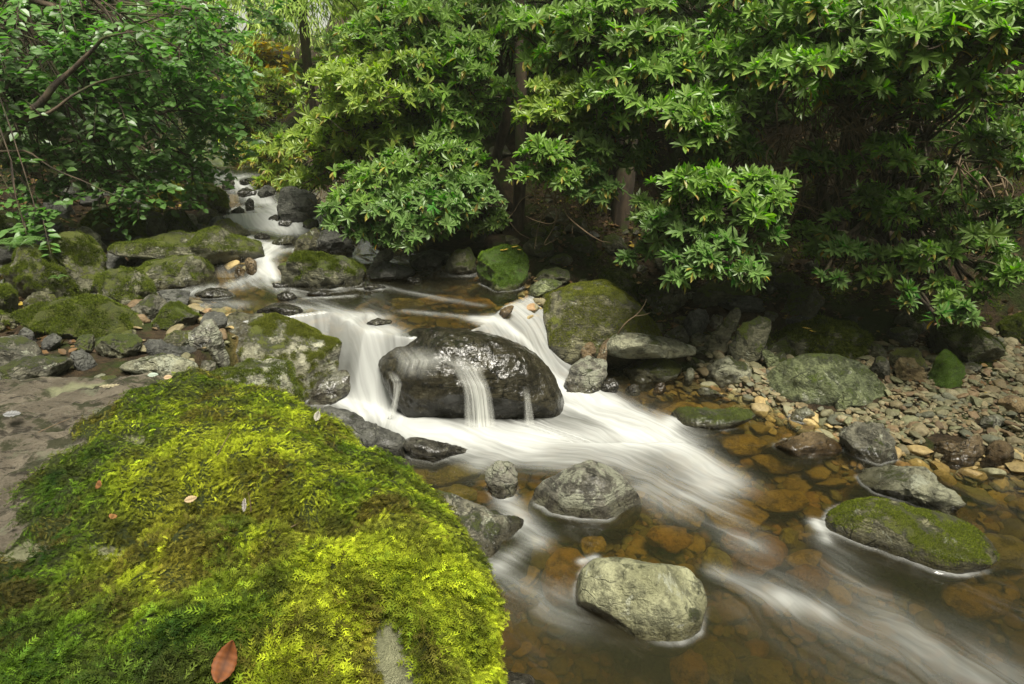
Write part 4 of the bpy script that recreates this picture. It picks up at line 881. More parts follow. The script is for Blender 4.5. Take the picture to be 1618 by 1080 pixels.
def instance(T, pos, X, N, size, colr, shade=None):
    """copies of template T=(V,F) at pos with x axis X and normal N -> merged arrays"""
    V, F = T; X = X-(X*N).sum(1)[:, None]*N; X /= np.linalg.norm(X, axis=1)[:, None]+1e-9; Yv = np.cross(N, X)
    W = pos[:, None]+size[:, None, None]*(V[None, :, :1]*X[:, None]+V[None, :, 1:2]*Yv[:, None]+V[None, :, 2:]*N[:, None])
    k = len(V); FF = (F[None]+(np.arange(len(pos))*k)[:, None, None]).reshape(-1, F.shape[1])
    return W.reshape(-1, 3), FF, np.repeat(colr, k, 0)
def sample_surface(W, F, N, dens_mask, n, rs):
    a = W[F[:, 0]]; b = W[F[:, 1]]; c = W[F[:, 2]]
    ar = np.linalg.norm(np.cross(b-a, c-a), axis=1)*dens_mask[F].mean(1); ar = ar/ar.sum()
    f = rs.choice(len(F), n, p=ar); r1 = np.sqrt(rs.random(n)); r2 = rs.random(n)
    w_ = np.stack([1-r1, r1*(1-r2), r1*r2], -1)
    P = (W[F[f]]*w_[..., None]).sum(1); Nn = (N[F[f]]*w_[..., None]).sum(1); Nn /= np.linalg.norm(Nn, axis=1)[:, None]
    return P, Nn, (dens_mask[F[f]]*w_).sum(1)
def in_view(P, mx=60, ylo=0):
    d = P-CAM; z = d@FW; sx = 809+1079*d[:, 0]/z; sy = 540-1079*(d@UP)/z
    return (z > .1) & (sx > -mx-100) & (sx < 1618+mx) & (sy > -mx) & (sy < 1080+mx+60)
def big_moss():
    root, W, F, N, m = FB_; rs = np.random.default_rng(11)
    dist = np.linalg.norm(W-CAM, axis=1); vis = in_view(W, 150) | (W[:, 2] > -5)*0
    dm = m*(.05+1.0*in_view(W, 200))*sstep(-.5, -.1, N[:, 2]+.0)*np.where(((CAM-W)*N).sum(1) > -.25, 1, .15)
    dm = dm*(1.0/dist)**0.7
    n = 200000; P, Nn, mk = sample_surface(W, F, N, dm, n, rs)
    ds = np.linalg.norm(P-CAM, axis=1)
    keep = mk > rs.uniform(.0, .75, n); P, Nn, ds = P[keep], Nn[keep], ds[keep]; n = len(P)
    cl = n2(P[:, 0]+P[:, 2]*.5, P[:, 1], 2.6, 4, 13); cl2 = n2(P[:, 0], P[:, 1]+P[:, 2], 10, 3, 23); cf = rs.normal(size=n)*.18
    size = (.0105+.0145*rs.random(n))*(.85+.7*sstep(1.75, 1.1, ds))*(1-.35*sstep(-.1, .5, cl2))
    dh = np.stack([Nn[:, 0], Nn[:, 1], np.zeros(n)], -1)*2.0+np.array([.5, -.15, 0])
    dirn = dh*.7 + rs.normal(size=(n, 3))*.85+np.stack([cl2*1.5, cl*1.2, np.zeros(n)], -1)
    Nt = Nn + rs.normal(size=(n, 3))*.6
    X = dirn-(dirn*Nn).sum(1)[:, None]*Nn; X /= np.linalg.norm(X, axis=1)[:, None]; X = X+Nn*rs.uniform(-.15, .95, n)[:, None]
    X /= np.linalg.norm(X, axis=1)[:, None]; Nt = Nt-(Nt*X).sum(1)[:, None]*X; Nt /= np.linalg.norm(Nt, axis=1)[:, None]
    t = np.clip(.62+cl*.8+cl2*.45+cf, 0, 1)[:, None]
    lime = np.array([.26, .30, .014]); green = np.array([.065, .115, .007]); dark = np.array([.012, .034, .005]); brn = np.array([.07, .045, .012])
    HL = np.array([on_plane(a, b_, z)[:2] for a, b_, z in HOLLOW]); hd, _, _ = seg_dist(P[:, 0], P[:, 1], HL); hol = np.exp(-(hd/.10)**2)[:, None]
    # near left of the cushion coloured darker and greener, painting in the canopy shade
    lit_side = sstep(-.25, .35, (P[:, 0]+1.05)+(P[:, 1]-1.45)*.9+.35*cl)[:, None]
    c = (dark*(1-t)+green*t)*(1-lit_side)*1.25+(green*(1-t)+lime*t)*lit_side
    b = sstep(.24, .5, n2(P[:, 0], P[:, 1]-P[:, 2], 4.2, 4, 41)+.1*rs.normal(size=n))[:, None]; c = c*(1-.75*b)+brn*.75*b
    cu = n2(P[:, 0]+P[:, 2], P[:, 1], 13, 3, 3); hm = (.6*sstep(.2, -.45, cu))[:, None]; c = c*(1-hm)+(dark*.6+brn*.5)*hm  # old brown moss between cushions, with their shade painted into the colour
    c = c*(1-.6*hol)+brn*.5*hol  # same browning and painted shade along the hollow line
    c = c*np.exp(rs.normal(size=n)*.42+cl2*.5)[:, None]
    P = P+Nn*(-.004+.012*rs.random(n))[:, None]
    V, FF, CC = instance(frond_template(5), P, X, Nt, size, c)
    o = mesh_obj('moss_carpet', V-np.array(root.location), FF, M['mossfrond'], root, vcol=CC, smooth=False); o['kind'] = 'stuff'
big_moss()

def normals(W, F):
    T = np.concatenate([F[:, [0, 1, 2]], F[:, [0, 2, 3]]]) if F.shape[1] == 4 else F
    fn = np.cross(W[T[:, 1]]-W[T[:, 0]], W[T[:, 2]]-W[T[:, 0]]); N = np.zeros_like(W)
    for k in range(3): np.add.at(N, T[:, k], fn)
    N /= np.linalg.norm(N, axis=1)[:, None]+1e-9
    if (N*(W-W.mean(0))).sum() < 0: N = -N
    return N, T
def tuft_moss(key, n, size, c1, c2, thr=.0, nz=.25, seed=0, box=None, hang=0):
    o, W, F = RK[key]; N, T = normals(W, F); rs = np.random.default_rng(seed+5)
    m = sstep(nz-.25, nz+.25, N[:, 2])*sstep(thr-.12, thr+.12, fbm(W*7+seed, 4))*(1-wetness(W, .06))
    if box: m = m*sstep(box[0], box[0]+.05, W[:, 0])*sstep(box[1]+.05, box[1], W[:, 0])
    if m.sum() < 1: return
    P, Nn, mk = sample_surface(W, T, N, m+1e-6, n, rs)
    k = mk > .15; P, Nn = P[k], Nn[k]; n = len(P)
    if n < 5: return
    t = rs.random(n)[:, None]; c = (np.array(c1)*(1-t)+np.array(c2)*t)*rs.uniform(.7, 1.3, n)[:, None]
    D = rs.normal(size=(n, 3)) - np.array([0, 0, hang])
    V, FF, CC = instance(tuft_template(rs, 8), P-Nn*.003, D, Nn, size*rs.uniform(.6, 1.3, n), c)
    mo = mesh_obj('moss', V-np.array(o.location), FF, M['mossfrond'], o, vcol=CC, smooth=False); mo['kind'] = 'stuff'
OL = ((.035, .05, .008), (.12, .15, .015)); DK = ((.02, .035, .006), (.07, .09, .012)); BR = ((.05, .10, .008), (.14, .22, .02))
tuft_moss('ovalmoss', 12000, .013, (.04, .055, .006), (.15, .18, .015), thr=-.02, nz=.3, seed=1)
tuft_moss('bigright', 14000, .016, (.05, .06, .008), (.17, .18, .02), thr=-.08, nz=.2, seed=2)
tuft_moss('fallleft', 11000, .016, (.05, .06, .008), (.15, .165, .02), thr=.0, nz=.15, seed=3)
tuft_moss('mosslog', 6000, .035, (.04, .055, .008), (.13, .15, .02), thr=-.2, nz=.1, seed=4, box=(2.05, 3.4), hang=2)
tuft_moss('la', 6000, .022, *OL, thr=-.2, nz=.1, seed=5)
tuft_moss('ld', 6000, .024, *OL, thr=-.15, nz=.0, seed=6, hang=1)
tuft_moss('lb', 3500, .022, *OL, thr=.0, nz=.1, seed=7)
tuft_moss('lc', 3000, .02, *OL, thr=-.1, nz=.1, seed=8)
tuft_moss('upmid', 4000, .022, *OL, thr=0, nz=.3, seed=9)
tuft_moss('rn3', 1500, .02, *OL, thr=-.2, nz=0, seed=31); tuft_moss('rn2', 1500, .02, *DK, thr=-.1, nz=.1, seed=32); tuft_moss('ln1', 1200, .02, *OL, thr=-.2, nz=0, seed=33)
tuft_moss('longslab', 4000, .022, *OL, thr=-.05, nz=.2, seed=10)
tuft_moss('mossb', 3000, .022, *OL, thr=.0, nz=.2, seed=11)
tuft_moss('pyramid', 1500, .012, *BR, thr=-.2, nz=.2, seed=12)
tuft_moss('greenb', 3000, .02, *BR, thr=-.1, nz=.1, seed=13)
tuft_moss('block', 2500, .022, *DK, thr=-.05, nz=.2, seed=14)
tuft_moss('ls', 3000, .03, *OL, thr=-.3, nz=.0, seed=15); tuft_moss('us9', 1500, .035, (.10, .11, .01), (.24, .24, .02), thr=-.4, nz=-.1, seed=16)
tuft_moss('us10', 1200, .03, (.10, .11, .01), (.22, .22, .02), thr=-.4, nz=.0, seed=17); tuft_moss('us11', 2000, .03, *OL, thr=-.1, nz=.1, seed=18)
tuft_moss('lf', 1800, .018, *OL, thr=-.05, nz=.2, seed=19); tuft_moss('thin', 900, .012, *OL, thr=-.2, nz=.3, seed=20)
tuft_moss('lp', 2500, .03, *DK, thr=-.2, nz=.0, seed=21); tuft_moss('ln', 1500, .025, *OL, thr=-.2, nz=.0, seed=22); tuft_moss('lo', 1500, .022, *OL, thr=-.1, nz=.1, seed=23)
tuft_moss('us8', 1500, .025, *DK, thr=-.1, nz=.1, seed=24); tuft_moss('rdd', 1500, .025, *DK, thr=-.2, nz=0, seed=25); tuft_moss('ledge1', 2500, .02, *OL, thr=.0, nz=.2, seed=26)

# ------------------------------------------------------------------ water running over the central boulder
def veils():
    o, W, F = RK['central']; ctr = W.mean(0)
    nu = 30
    m, nt, P, out = newmat('falling_water'); g = NT(nt)
    A = lambda k: g.n('ShaderNodeAttribute', attribute_name=k).outputs['Fac']
    cmb = g.n('ShaderNodeCombineXYZ'); g.l(A('along'), cmb.inputs[0]); g.l(A('across'), cmb.inputs[1])
    s1 = g.noise(g.mapv(cmb.outputs[0], (.5, 3, 1)), 1, 3, .5, .1); s2 = g.noise(g.mapv(cmb.outputs[0], (.8, 11, 1)), 1, 2, .5)
    f = g.math('MULTIPLY', A('foam'), g.ss(g.math('ADD', g.math('MULTIPLY', s1, .6), g.math('MULTIPLY', s2, .4)), .3, .65, .25, 1))
    tr = g.n('ShaderNodeBsdfTransparent'); mx = g.n('ShaderNodeMixShader'); g.l(f, mx.inputs[0]); g.l(tr.outputs[0], mx.inputs[1]); g.l(P.outputs[0], mx.inputs[2])
    P.inputs['Base Color'].default_value = (.85, .86, .80, 1); P.inputs['Roughness'].default_value = .4
    g.l(mx.outputs[0], out.inputs[0]); M['veil'] = m
    return m
veils()
from mathutils.bvhtree import BVHTree
def bvh_of(key):
    o, W, F = RK[key]; return BVHTree.FromPolygons([tuple(v) for v in W], [tuple(int(i) for i in f) for f in F])
def veil(path, wd, strength, name, label, key='central', lift=.012, fall=True, tail=None, seed=0):
    """sheet of water following a path of pixels down the rock's face; in real space it hugs the surface"""
    B = bvh_of(key); rows = []; n = 34; P = np.array(path, float)
    seg = np.concatenate([[0], np.cumsum(np.linalg.norm(np.diff(P, axis=0), axis=1))]); tt = np.linspace(0, seg[-1], n)
    px = np.interp(tt, seg, P[:, 0]); py = np.interp(tt, seg, P[:, 1]); wds = np.interp(tt, seg, wd if hasattr(wd, '__len__') else [wd]*len(P))
    st = np.interp(tt, seg, strength); V = []; fo = []; al = []; ac = []; m = 17; last = [None]*m; nrm0 = np.array([0, -1, .3])
    for i in range(n):
        for j in range(m):
            v = j/(m-1)*2-1; r = Vector(ray(px[i]+v*wds[i], py[i]))
            hitp, nn, idx, d = B.ray_cast(Vector(CAM), r.normalized())
            if hitp is None: p = np.array(last[j]) - np.array([0, 0, .012]) if last[j] is not None else at(px[i]+v*wds[i], py[i], 4.0)
            else:
                p = np.array(hitp)-np.array(r.normalized())*lift
            if last[j] is not None and fall and p[1] > last[j][1]-.002: p = np.array([p[0], last[j][1]-.002, p[2]])   # free fall: never tucks under
            last[j] = p; V.append(p); fo.append(st[i]*max(0, 1-abs(v)**2.2)); al.append(tt[i]/60+seed); ac.append(v*wds[i]/14+seed*3)
    V = np.array(V); org = V.mean(0)
    o = mesh_obj(name, V-org, grid_faces(n, m), M['veil'], loc=org, attrs={'foam': fo, 'along': al, 'across': ac}); tag(o, label, 'waterfall', 'thin falls over the wet black boulder')
veil([(700, 560), (735, 578), (752, 610), (758, 640), (762, 668)], [30, 26, 22, 24, 26], [.0, .25, .5, .65, .7], 'waterfall', 'widest thin white veil down the middle of the wet black boulder', seed=1)
veil([(618, 585), (628, 605), (627, 625), (623, 645)], [9, 8, 5, 6], [0, .35, .6, .6], 'waterfall', 'narrow white trickle on the left face of the wet black boulder', seed=2)
veil([(830, 610), (834, 635), (836, 658)], [7, 6, 9], [0, .2, .3], 'waterfall', 'faint short trickle at the right end of the wet black boulder', seed=3)
veil([(645, 545), (665, 570), (655, 600)], [40, 40, 30], [.0, .25, .0], 'waterfall', 'thin bright film spreading over the upper left of the wet black boulder', seed=4)

# ------------------------------------------------------------------ branches and leaves
def tube(pts, r0, r1, sides=6, jit=0.):
    P = np.array(pts, float); n = len(P); T = np.gradient(P, axis=0); T /= np.linalg.norm(T, axis=1)[:, None]+1e-9
    ref = np.array([.3, .1, 1.]) if abs(T[0, 2]) < .9 else np.array([1., 0, 0]); A = np.cross(T, ref); A /= np.linalg.norm(A, axis=1)[:, None]+1e-9; Bv = np.cross(T, A)
    rr = np.linspace(r0, r1, n)[:, None]*(1+(jit*rng.normal(size=(n, 1)) if jit else 0)); V = []
    for k in range(sides):
        a = 2*math.pi*k/sides; V.append(P+rr*(A*math.cos(a)+Bv*math.sin(a)))
    V = np.stack(V, 1).reshape(-1, 3); return V, grid_faces(n, sides, True)
def bez(a, b, c, n=10): t = np.linspace(0, 1, n)[:, None]; return (1-t)**2*np.array(a)+2*t*(1-t)*np.array(b)+t*t*np.array(c)
class Acc:
    def __init__(s): s.V = []; s.F = []; s.C = []; s.n = 0
    def add(s, V, F, C=None):
        s.V.append(V); s.F.append(F+s.n); s.n += len(V)
        if C is not None: s.C.append(C)
    def build(s, name, mat, parent, org, smooth=True):
        if not s.V: return None
        return mesh_obj(name, np.concatenate(s.V)-org, s.F if len({f.shape[1] for f in s.F}) > 1 else np.concatenate(s.F), mat, parent, vcol=np.concatenate(s.C) if s.C else None, smooth=smooth)
def leaf_strip(wd, fold=.12, droop=.25, ts=(0, .3, .68, 1), ws=(.12, .85, 1., .0)):
    V = []; 
    for t, w_ in zip(ts, ws):
        z = .10*t-droop*t*t
        V += [(t, -w_*wd/2, z+fold*w_*wd), (t, 0, z), (t, w_*wd/2, z+fold*w_*wd)]
    return np.array(V), grid_faces(len(ts), 3)
RHO = leaf_strip(.27, .3, .16); RHOL = leaf_strip(.27, .3, .14, (0, .5, 1), (.2, 1, .05)); ROUND = leaf_strip(.72, .15, .12, (0, .22, .6, 1), (.1, .9, .9, .0)); ROUNDL = leaf_strip(.72, .15, .1, (0, .45, 1), (.2, 1, .05))
def rosettes(acc, P, N, size, pal, rs, hi=True, nl=(7, 11), yel=.06, shade=1.):
    """whorls of leathery leaves at twig tips"""
    for cnt in range(nl[1]):
        k = cnt < rs.integers(nl[0], nl[1]+1, len(P)); Pk, Nk = P[k], N[k]; n = len(Pk)
        if not n: continue
        ref = np.cross(Nk, np.array([.31, .77, .2])); ref /= np.linalg.norm(ref, axis=1)[:, None]; bt = np.cross(Nk, ref)
        az = cnt*2.399+rs.normal(size=n)*.25; e = rs.uniform(.1, .8, n)-.35*(cnt > 6)
        D = (ref*np.cos(az)[:, None]+bt*np.sin(az)[:, None])*np.cos(e)[:, None]+Nk*np.sin(e)[:, None]
        up = Nk-(Nk*D).sum(1)[:, None]*D; up /= np.linalg.norm(up, axis=1)[:, None]
        L = size[k]*rs.uniform(.75, 1.15, n)
        c = pal(n, rs)*shade
        y = rs.random(n) < (yel if cnt >= 5 else yel*.12)
        D[y] = D[y]*.4+np.array([0, 0, -1.]); D /= np.linalg.norm(D, axis=1)[:, None]
        c[y] = np.array([.55, .36, .03])*rs.uniform(.6, 1.1, (y.sum(), 1))*np.array([1, 1, 1]); o_ = y & (rs.random(n) < .3); c[o_] = np.array([.35, .14, .03])
        V, F, C = instance(RHO if hi else RHOL, Pk, D, up, L, c); acc.add(V, F, C)
def pal_rho(a, b):
    a = np.array(a); b = np.array(b)
    def f(n, rs):
        t = rs.random(n)[:, None]**1.3; return (a*(1-t)+b*t)*rs.uniform(.8, 1.2, (n, 1))
    return f
FRESH = pal_rho((.05, .17, .004), (.19, .41, .012)); DEEP = pal_rho((.03, .11, .005), (.11, .26, .012)); SUNNY = pal_rho((.17, .30, .01), (.40, .52, .025)); BLUE = pal_rho((.03, .13, .02), (.10, .29, .04))  # SUNNY is a brighter leaf colour that paints in the upstream glow
def shrub(name, label, pads, base, limbs_r=.035, group='rhododendrons overhanging the right bank', cat='shrub', yel=.10, twmul=1., lsize=1.0):
    """pads: (px, py, Y, rx, ry, rosettes, palette, leaf size[m]) ellipsoids of twig tips; all reached by branches from base"""
    rs = np.random.default_rng(abs(hash(label)) % 9999 if False else int(sum(ord(ch)*(i+1) for i, ch in enumerate(label))) % 99991)
    base = np.array(base, float); root = empty(name, base); tag(root, label, cat, group)
    fo, br, tw = Acc(), Acc(), Acc()
    nst = 3; stems = []
    for i in range(nst):
        stems.append(base+np.array([rs.normal()*.12, rs.normal()*.12, -.08]))
    for (px, py, Y, rx, ry, n, pal, ls) in pads:
        n = int(n*(2.3 if len(pads) > 3 else 1.6)); ls = ls*.80
        c = at(px, py, Y); d = np.linalg.norm(c-CAM); ax = rx/1079*d; az = ry/1079*d; ay = (ax+az)*.45
        s0 = stems[rs.integers(nst)]; mid = (s0*.45+c*.55)+np.array([0, .25, .35*abs(c[0]-s0[0])+.1])+rs.normal(size=3)*.12
        path = bez(s0, mid, c+np.array([0, ay*.35, -az*.3]), 16); path = path+np.stack([perlin(path*2+k*9) for k in range(3)], -1)*.07
        V, F = tube(path, limbs_r, limbs_r*.3, 7, .06); br.add(V, F)
        # sub-clumps
        ncl = max(3, int(n/10)); q = rs.normal(size=(ncl, 3)); q /= np.linalg.norm(q, axis=1)[:, None]; q *= rs.uniform(.25, 1, (ncl, 1))**.5
        q[:, 1] -= .15; cc = c+q*np.array([ax, ay, az])*.8
        cr = (ax+az)*.5*rs.uniform(.16, .42, ncl)
        for k in range(ncl):
            a0 = path[rs.integers(8, 16)]; t2 = bez(a0, (a0+cc[k])/2+rs.normal(size=3)*.08, cc[k]-np.array([0, 0, cr[k]*.5]), 8); V, F = tube(t2, limbs_r*.32, .005, 5); br.add(V, F)
        ki = rs.integers(0, ncl, n); off = rs.normal(size=(n, 3)); off /= np.linalg.norm(off, axis=1)[:, None]; off[:, 2] = np.abs(off[:, 2])*.8-.25
        P = cc[ki]+off*cr[ki][:, None]*np.array([1.2, 1.1, .95])*rs.uniform(.35, 1.15, (n, 1))
        N = off*.6+np.array([0, -.5, .7])+rs.normal(size=(n, 3))*.4; N /= np.linalg.norm(N, axis=1)[:, None]
        rosettes(fo, P, N, np.full(n, ls*lsize*.86)*rs.uniform(.55, 1.2, n), pal, rs, hi=ls*1079/d > 14, yel=yel)
        for k in range(0, n, 1 if n < 120 else 3):
            a0 = cc[ki[k]]-np.array([0, 0, cr[ki[k]]*.45])+rs.normal(size=3)*.03; b = P[k]
            V, F = tube(bez(a0, (a0+b)/2+np.array([0, 0, -.03]), b, 5), .0055*twmul, .003*twmul, 3); tw.add(V, F)
    br.V += tw.V; br.F += [f_+br.n for f_ in tw.F]; fo.build('foliage', M['leaf'], root, base, smooth=False); br.build('branches', M['bark'], root, base)
    return root
def G(x, y): return (x, y, gr1(x, y)-.05)
shrub('rhododendron', 'big pale green rhododendron spreading over the middle of the far bank', [
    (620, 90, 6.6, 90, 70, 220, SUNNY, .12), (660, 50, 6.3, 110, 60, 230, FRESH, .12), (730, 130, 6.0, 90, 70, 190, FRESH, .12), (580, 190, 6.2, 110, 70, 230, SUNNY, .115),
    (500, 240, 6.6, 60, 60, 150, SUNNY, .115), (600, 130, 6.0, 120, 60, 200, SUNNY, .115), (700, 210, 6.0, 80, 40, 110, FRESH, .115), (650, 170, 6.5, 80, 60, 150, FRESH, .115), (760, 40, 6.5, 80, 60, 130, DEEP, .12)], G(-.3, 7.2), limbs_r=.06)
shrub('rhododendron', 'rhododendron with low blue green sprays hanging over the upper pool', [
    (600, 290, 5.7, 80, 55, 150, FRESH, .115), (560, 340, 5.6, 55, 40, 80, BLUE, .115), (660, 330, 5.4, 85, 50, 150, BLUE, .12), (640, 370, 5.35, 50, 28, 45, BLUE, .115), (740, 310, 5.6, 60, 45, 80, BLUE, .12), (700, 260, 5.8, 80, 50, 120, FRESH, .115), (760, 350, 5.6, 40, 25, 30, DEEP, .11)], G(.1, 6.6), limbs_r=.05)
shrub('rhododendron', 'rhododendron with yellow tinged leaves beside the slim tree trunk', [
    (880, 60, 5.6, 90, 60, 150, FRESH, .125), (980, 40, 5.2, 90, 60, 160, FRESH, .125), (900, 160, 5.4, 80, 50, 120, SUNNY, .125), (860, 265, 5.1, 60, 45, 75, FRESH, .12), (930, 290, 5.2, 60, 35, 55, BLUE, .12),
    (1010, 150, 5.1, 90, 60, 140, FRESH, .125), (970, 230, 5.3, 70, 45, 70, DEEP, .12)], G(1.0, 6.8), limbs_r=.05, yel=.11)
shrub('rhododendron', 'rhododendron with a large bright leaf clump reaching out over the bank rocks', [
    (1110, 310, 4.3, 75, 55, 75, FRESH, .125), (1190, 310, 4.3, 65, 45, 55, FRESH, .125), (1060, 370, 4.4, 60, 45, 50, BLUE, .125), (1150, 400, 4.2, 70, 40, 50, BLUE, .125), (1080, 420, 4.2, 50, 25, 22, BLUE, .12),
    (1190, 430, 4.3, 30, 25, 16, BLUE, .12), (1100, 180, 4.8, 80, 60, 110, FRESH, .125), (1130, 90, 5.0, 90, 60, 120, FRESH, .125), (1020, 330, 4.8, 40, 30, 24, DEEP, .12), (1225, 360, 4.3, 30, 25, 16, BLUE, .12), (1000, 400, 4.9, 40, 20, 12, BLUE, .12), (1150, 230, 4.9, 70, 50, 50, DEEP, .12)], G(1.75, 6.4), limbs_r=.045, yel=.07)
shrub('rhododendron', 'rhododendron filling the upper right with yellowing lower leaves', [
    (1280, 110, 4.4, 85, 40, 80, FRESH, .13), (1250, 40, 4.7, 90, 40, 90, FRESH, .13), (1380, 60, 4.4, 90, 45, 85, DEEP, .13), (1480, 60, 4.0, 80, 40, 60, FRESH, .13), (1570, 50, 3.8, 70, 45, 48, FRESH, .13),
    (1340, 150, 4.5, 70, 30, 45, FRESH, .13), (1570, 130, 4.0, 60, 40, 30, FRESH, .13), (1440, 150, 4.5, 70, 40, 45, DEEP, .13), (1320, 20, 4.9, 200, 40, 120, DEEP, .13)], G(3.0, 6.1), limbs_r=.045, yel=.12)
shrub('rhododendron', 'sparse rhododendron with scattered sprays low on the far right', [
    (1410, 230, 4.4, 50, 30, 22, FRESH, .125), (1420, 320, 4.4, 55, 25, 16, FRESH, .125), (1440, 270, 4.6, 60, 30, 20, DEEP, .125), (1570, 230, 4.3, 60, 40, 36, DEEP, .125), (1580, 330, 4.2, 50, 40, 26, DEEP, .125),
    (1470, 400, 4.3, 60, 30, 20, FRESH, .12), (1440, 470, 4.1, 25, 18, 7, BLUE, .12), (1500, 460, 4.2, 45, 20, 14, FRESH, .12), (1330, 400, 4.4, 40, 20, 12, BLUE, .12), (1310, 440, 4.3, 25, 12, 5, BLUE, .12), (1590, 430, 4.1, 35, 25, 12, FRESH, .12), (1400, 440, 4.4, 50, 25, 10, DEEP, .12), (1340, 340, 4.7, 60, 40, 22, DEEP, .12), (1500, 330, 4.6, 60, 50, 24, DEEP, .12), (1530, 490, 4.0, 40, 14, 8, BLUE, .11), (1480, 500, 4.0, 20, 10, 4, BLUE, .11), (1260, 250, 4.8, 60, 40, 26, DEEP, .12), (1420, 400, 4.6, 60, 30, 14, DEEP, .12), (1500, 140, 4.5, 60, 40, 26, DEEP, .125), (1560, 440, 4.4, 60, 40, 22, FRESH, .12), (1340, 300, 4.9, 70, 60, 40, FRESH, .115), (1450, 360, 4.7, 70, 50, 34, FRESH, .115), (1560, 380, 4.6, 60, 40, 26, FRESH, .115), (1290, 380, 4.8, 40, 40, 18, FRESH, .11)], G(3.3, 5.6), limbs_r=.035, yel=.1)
shrub('rhododendron', 'far rhododendron with orange leaves dangling above the upstream cascade', [
    (430, 250, 8.0, 55, 35, 110, SUNNY, .13), (400, 210, 8.4, 50, 45, 110, DEEP, .13), (470, 285, 7.8, 40, 25, 55, SUNNY, .12), (440, 290, 7.8, 40, 16, 40, SUNNY, .12), (420, 150, 9.0, 50, 50, 110, SUNNY, .13)], G(-2.2, 8.9), limbs_r=.04, yel=.55)
# dim rhododendrons deeper in the wood, filling behind
for i, (px, py, Y, rx, ry, n, lab) in enumerate([
    (680, 150, 8.2, 180, 150, 700, 'background rhododendron behind the pale green one'), (900, 150, 7.6, 150, 160, 650, 'background rhododendron behind the slim trunk'),
    (1120, 150, 6.6, 150, 150, 550, 'background rhododendron behind the bright leaf clump'), (1350, 150, 6.0, 170, 150, 450, 'background rhododendron left of the upper right sprays'),
    (1560, 200, 5.6, 150, 150, 420, 'background rhododendron at the right frame edge'), (610, 60, 9.5, 80, 120, 240, 'background rhododendron left of centre, pale with distance')]):  # the last one's paleness is put into its leaf colour
    c = at(px, py, Y)
    shrub('rhododendron', lab, [(px-rx*.4, py-ry*.3, Y, rx*.6, ry*.6, n//3, DEEP if i < 5 else SUNNY, .13), (px+rx*.4, py, Y, rx*.6, ry*.6, n//3, DEEP if i < 5 else SUNNY, .13), (px, py-ry*1.1, Y+.4, rx*.9, ry*.7, n//3, DEEP if i < 5 else SUNNY, .14)], G(c[0], Y+.5), limbs_r=.05, group='rhododendrons deeper in the wood', yel=.04)

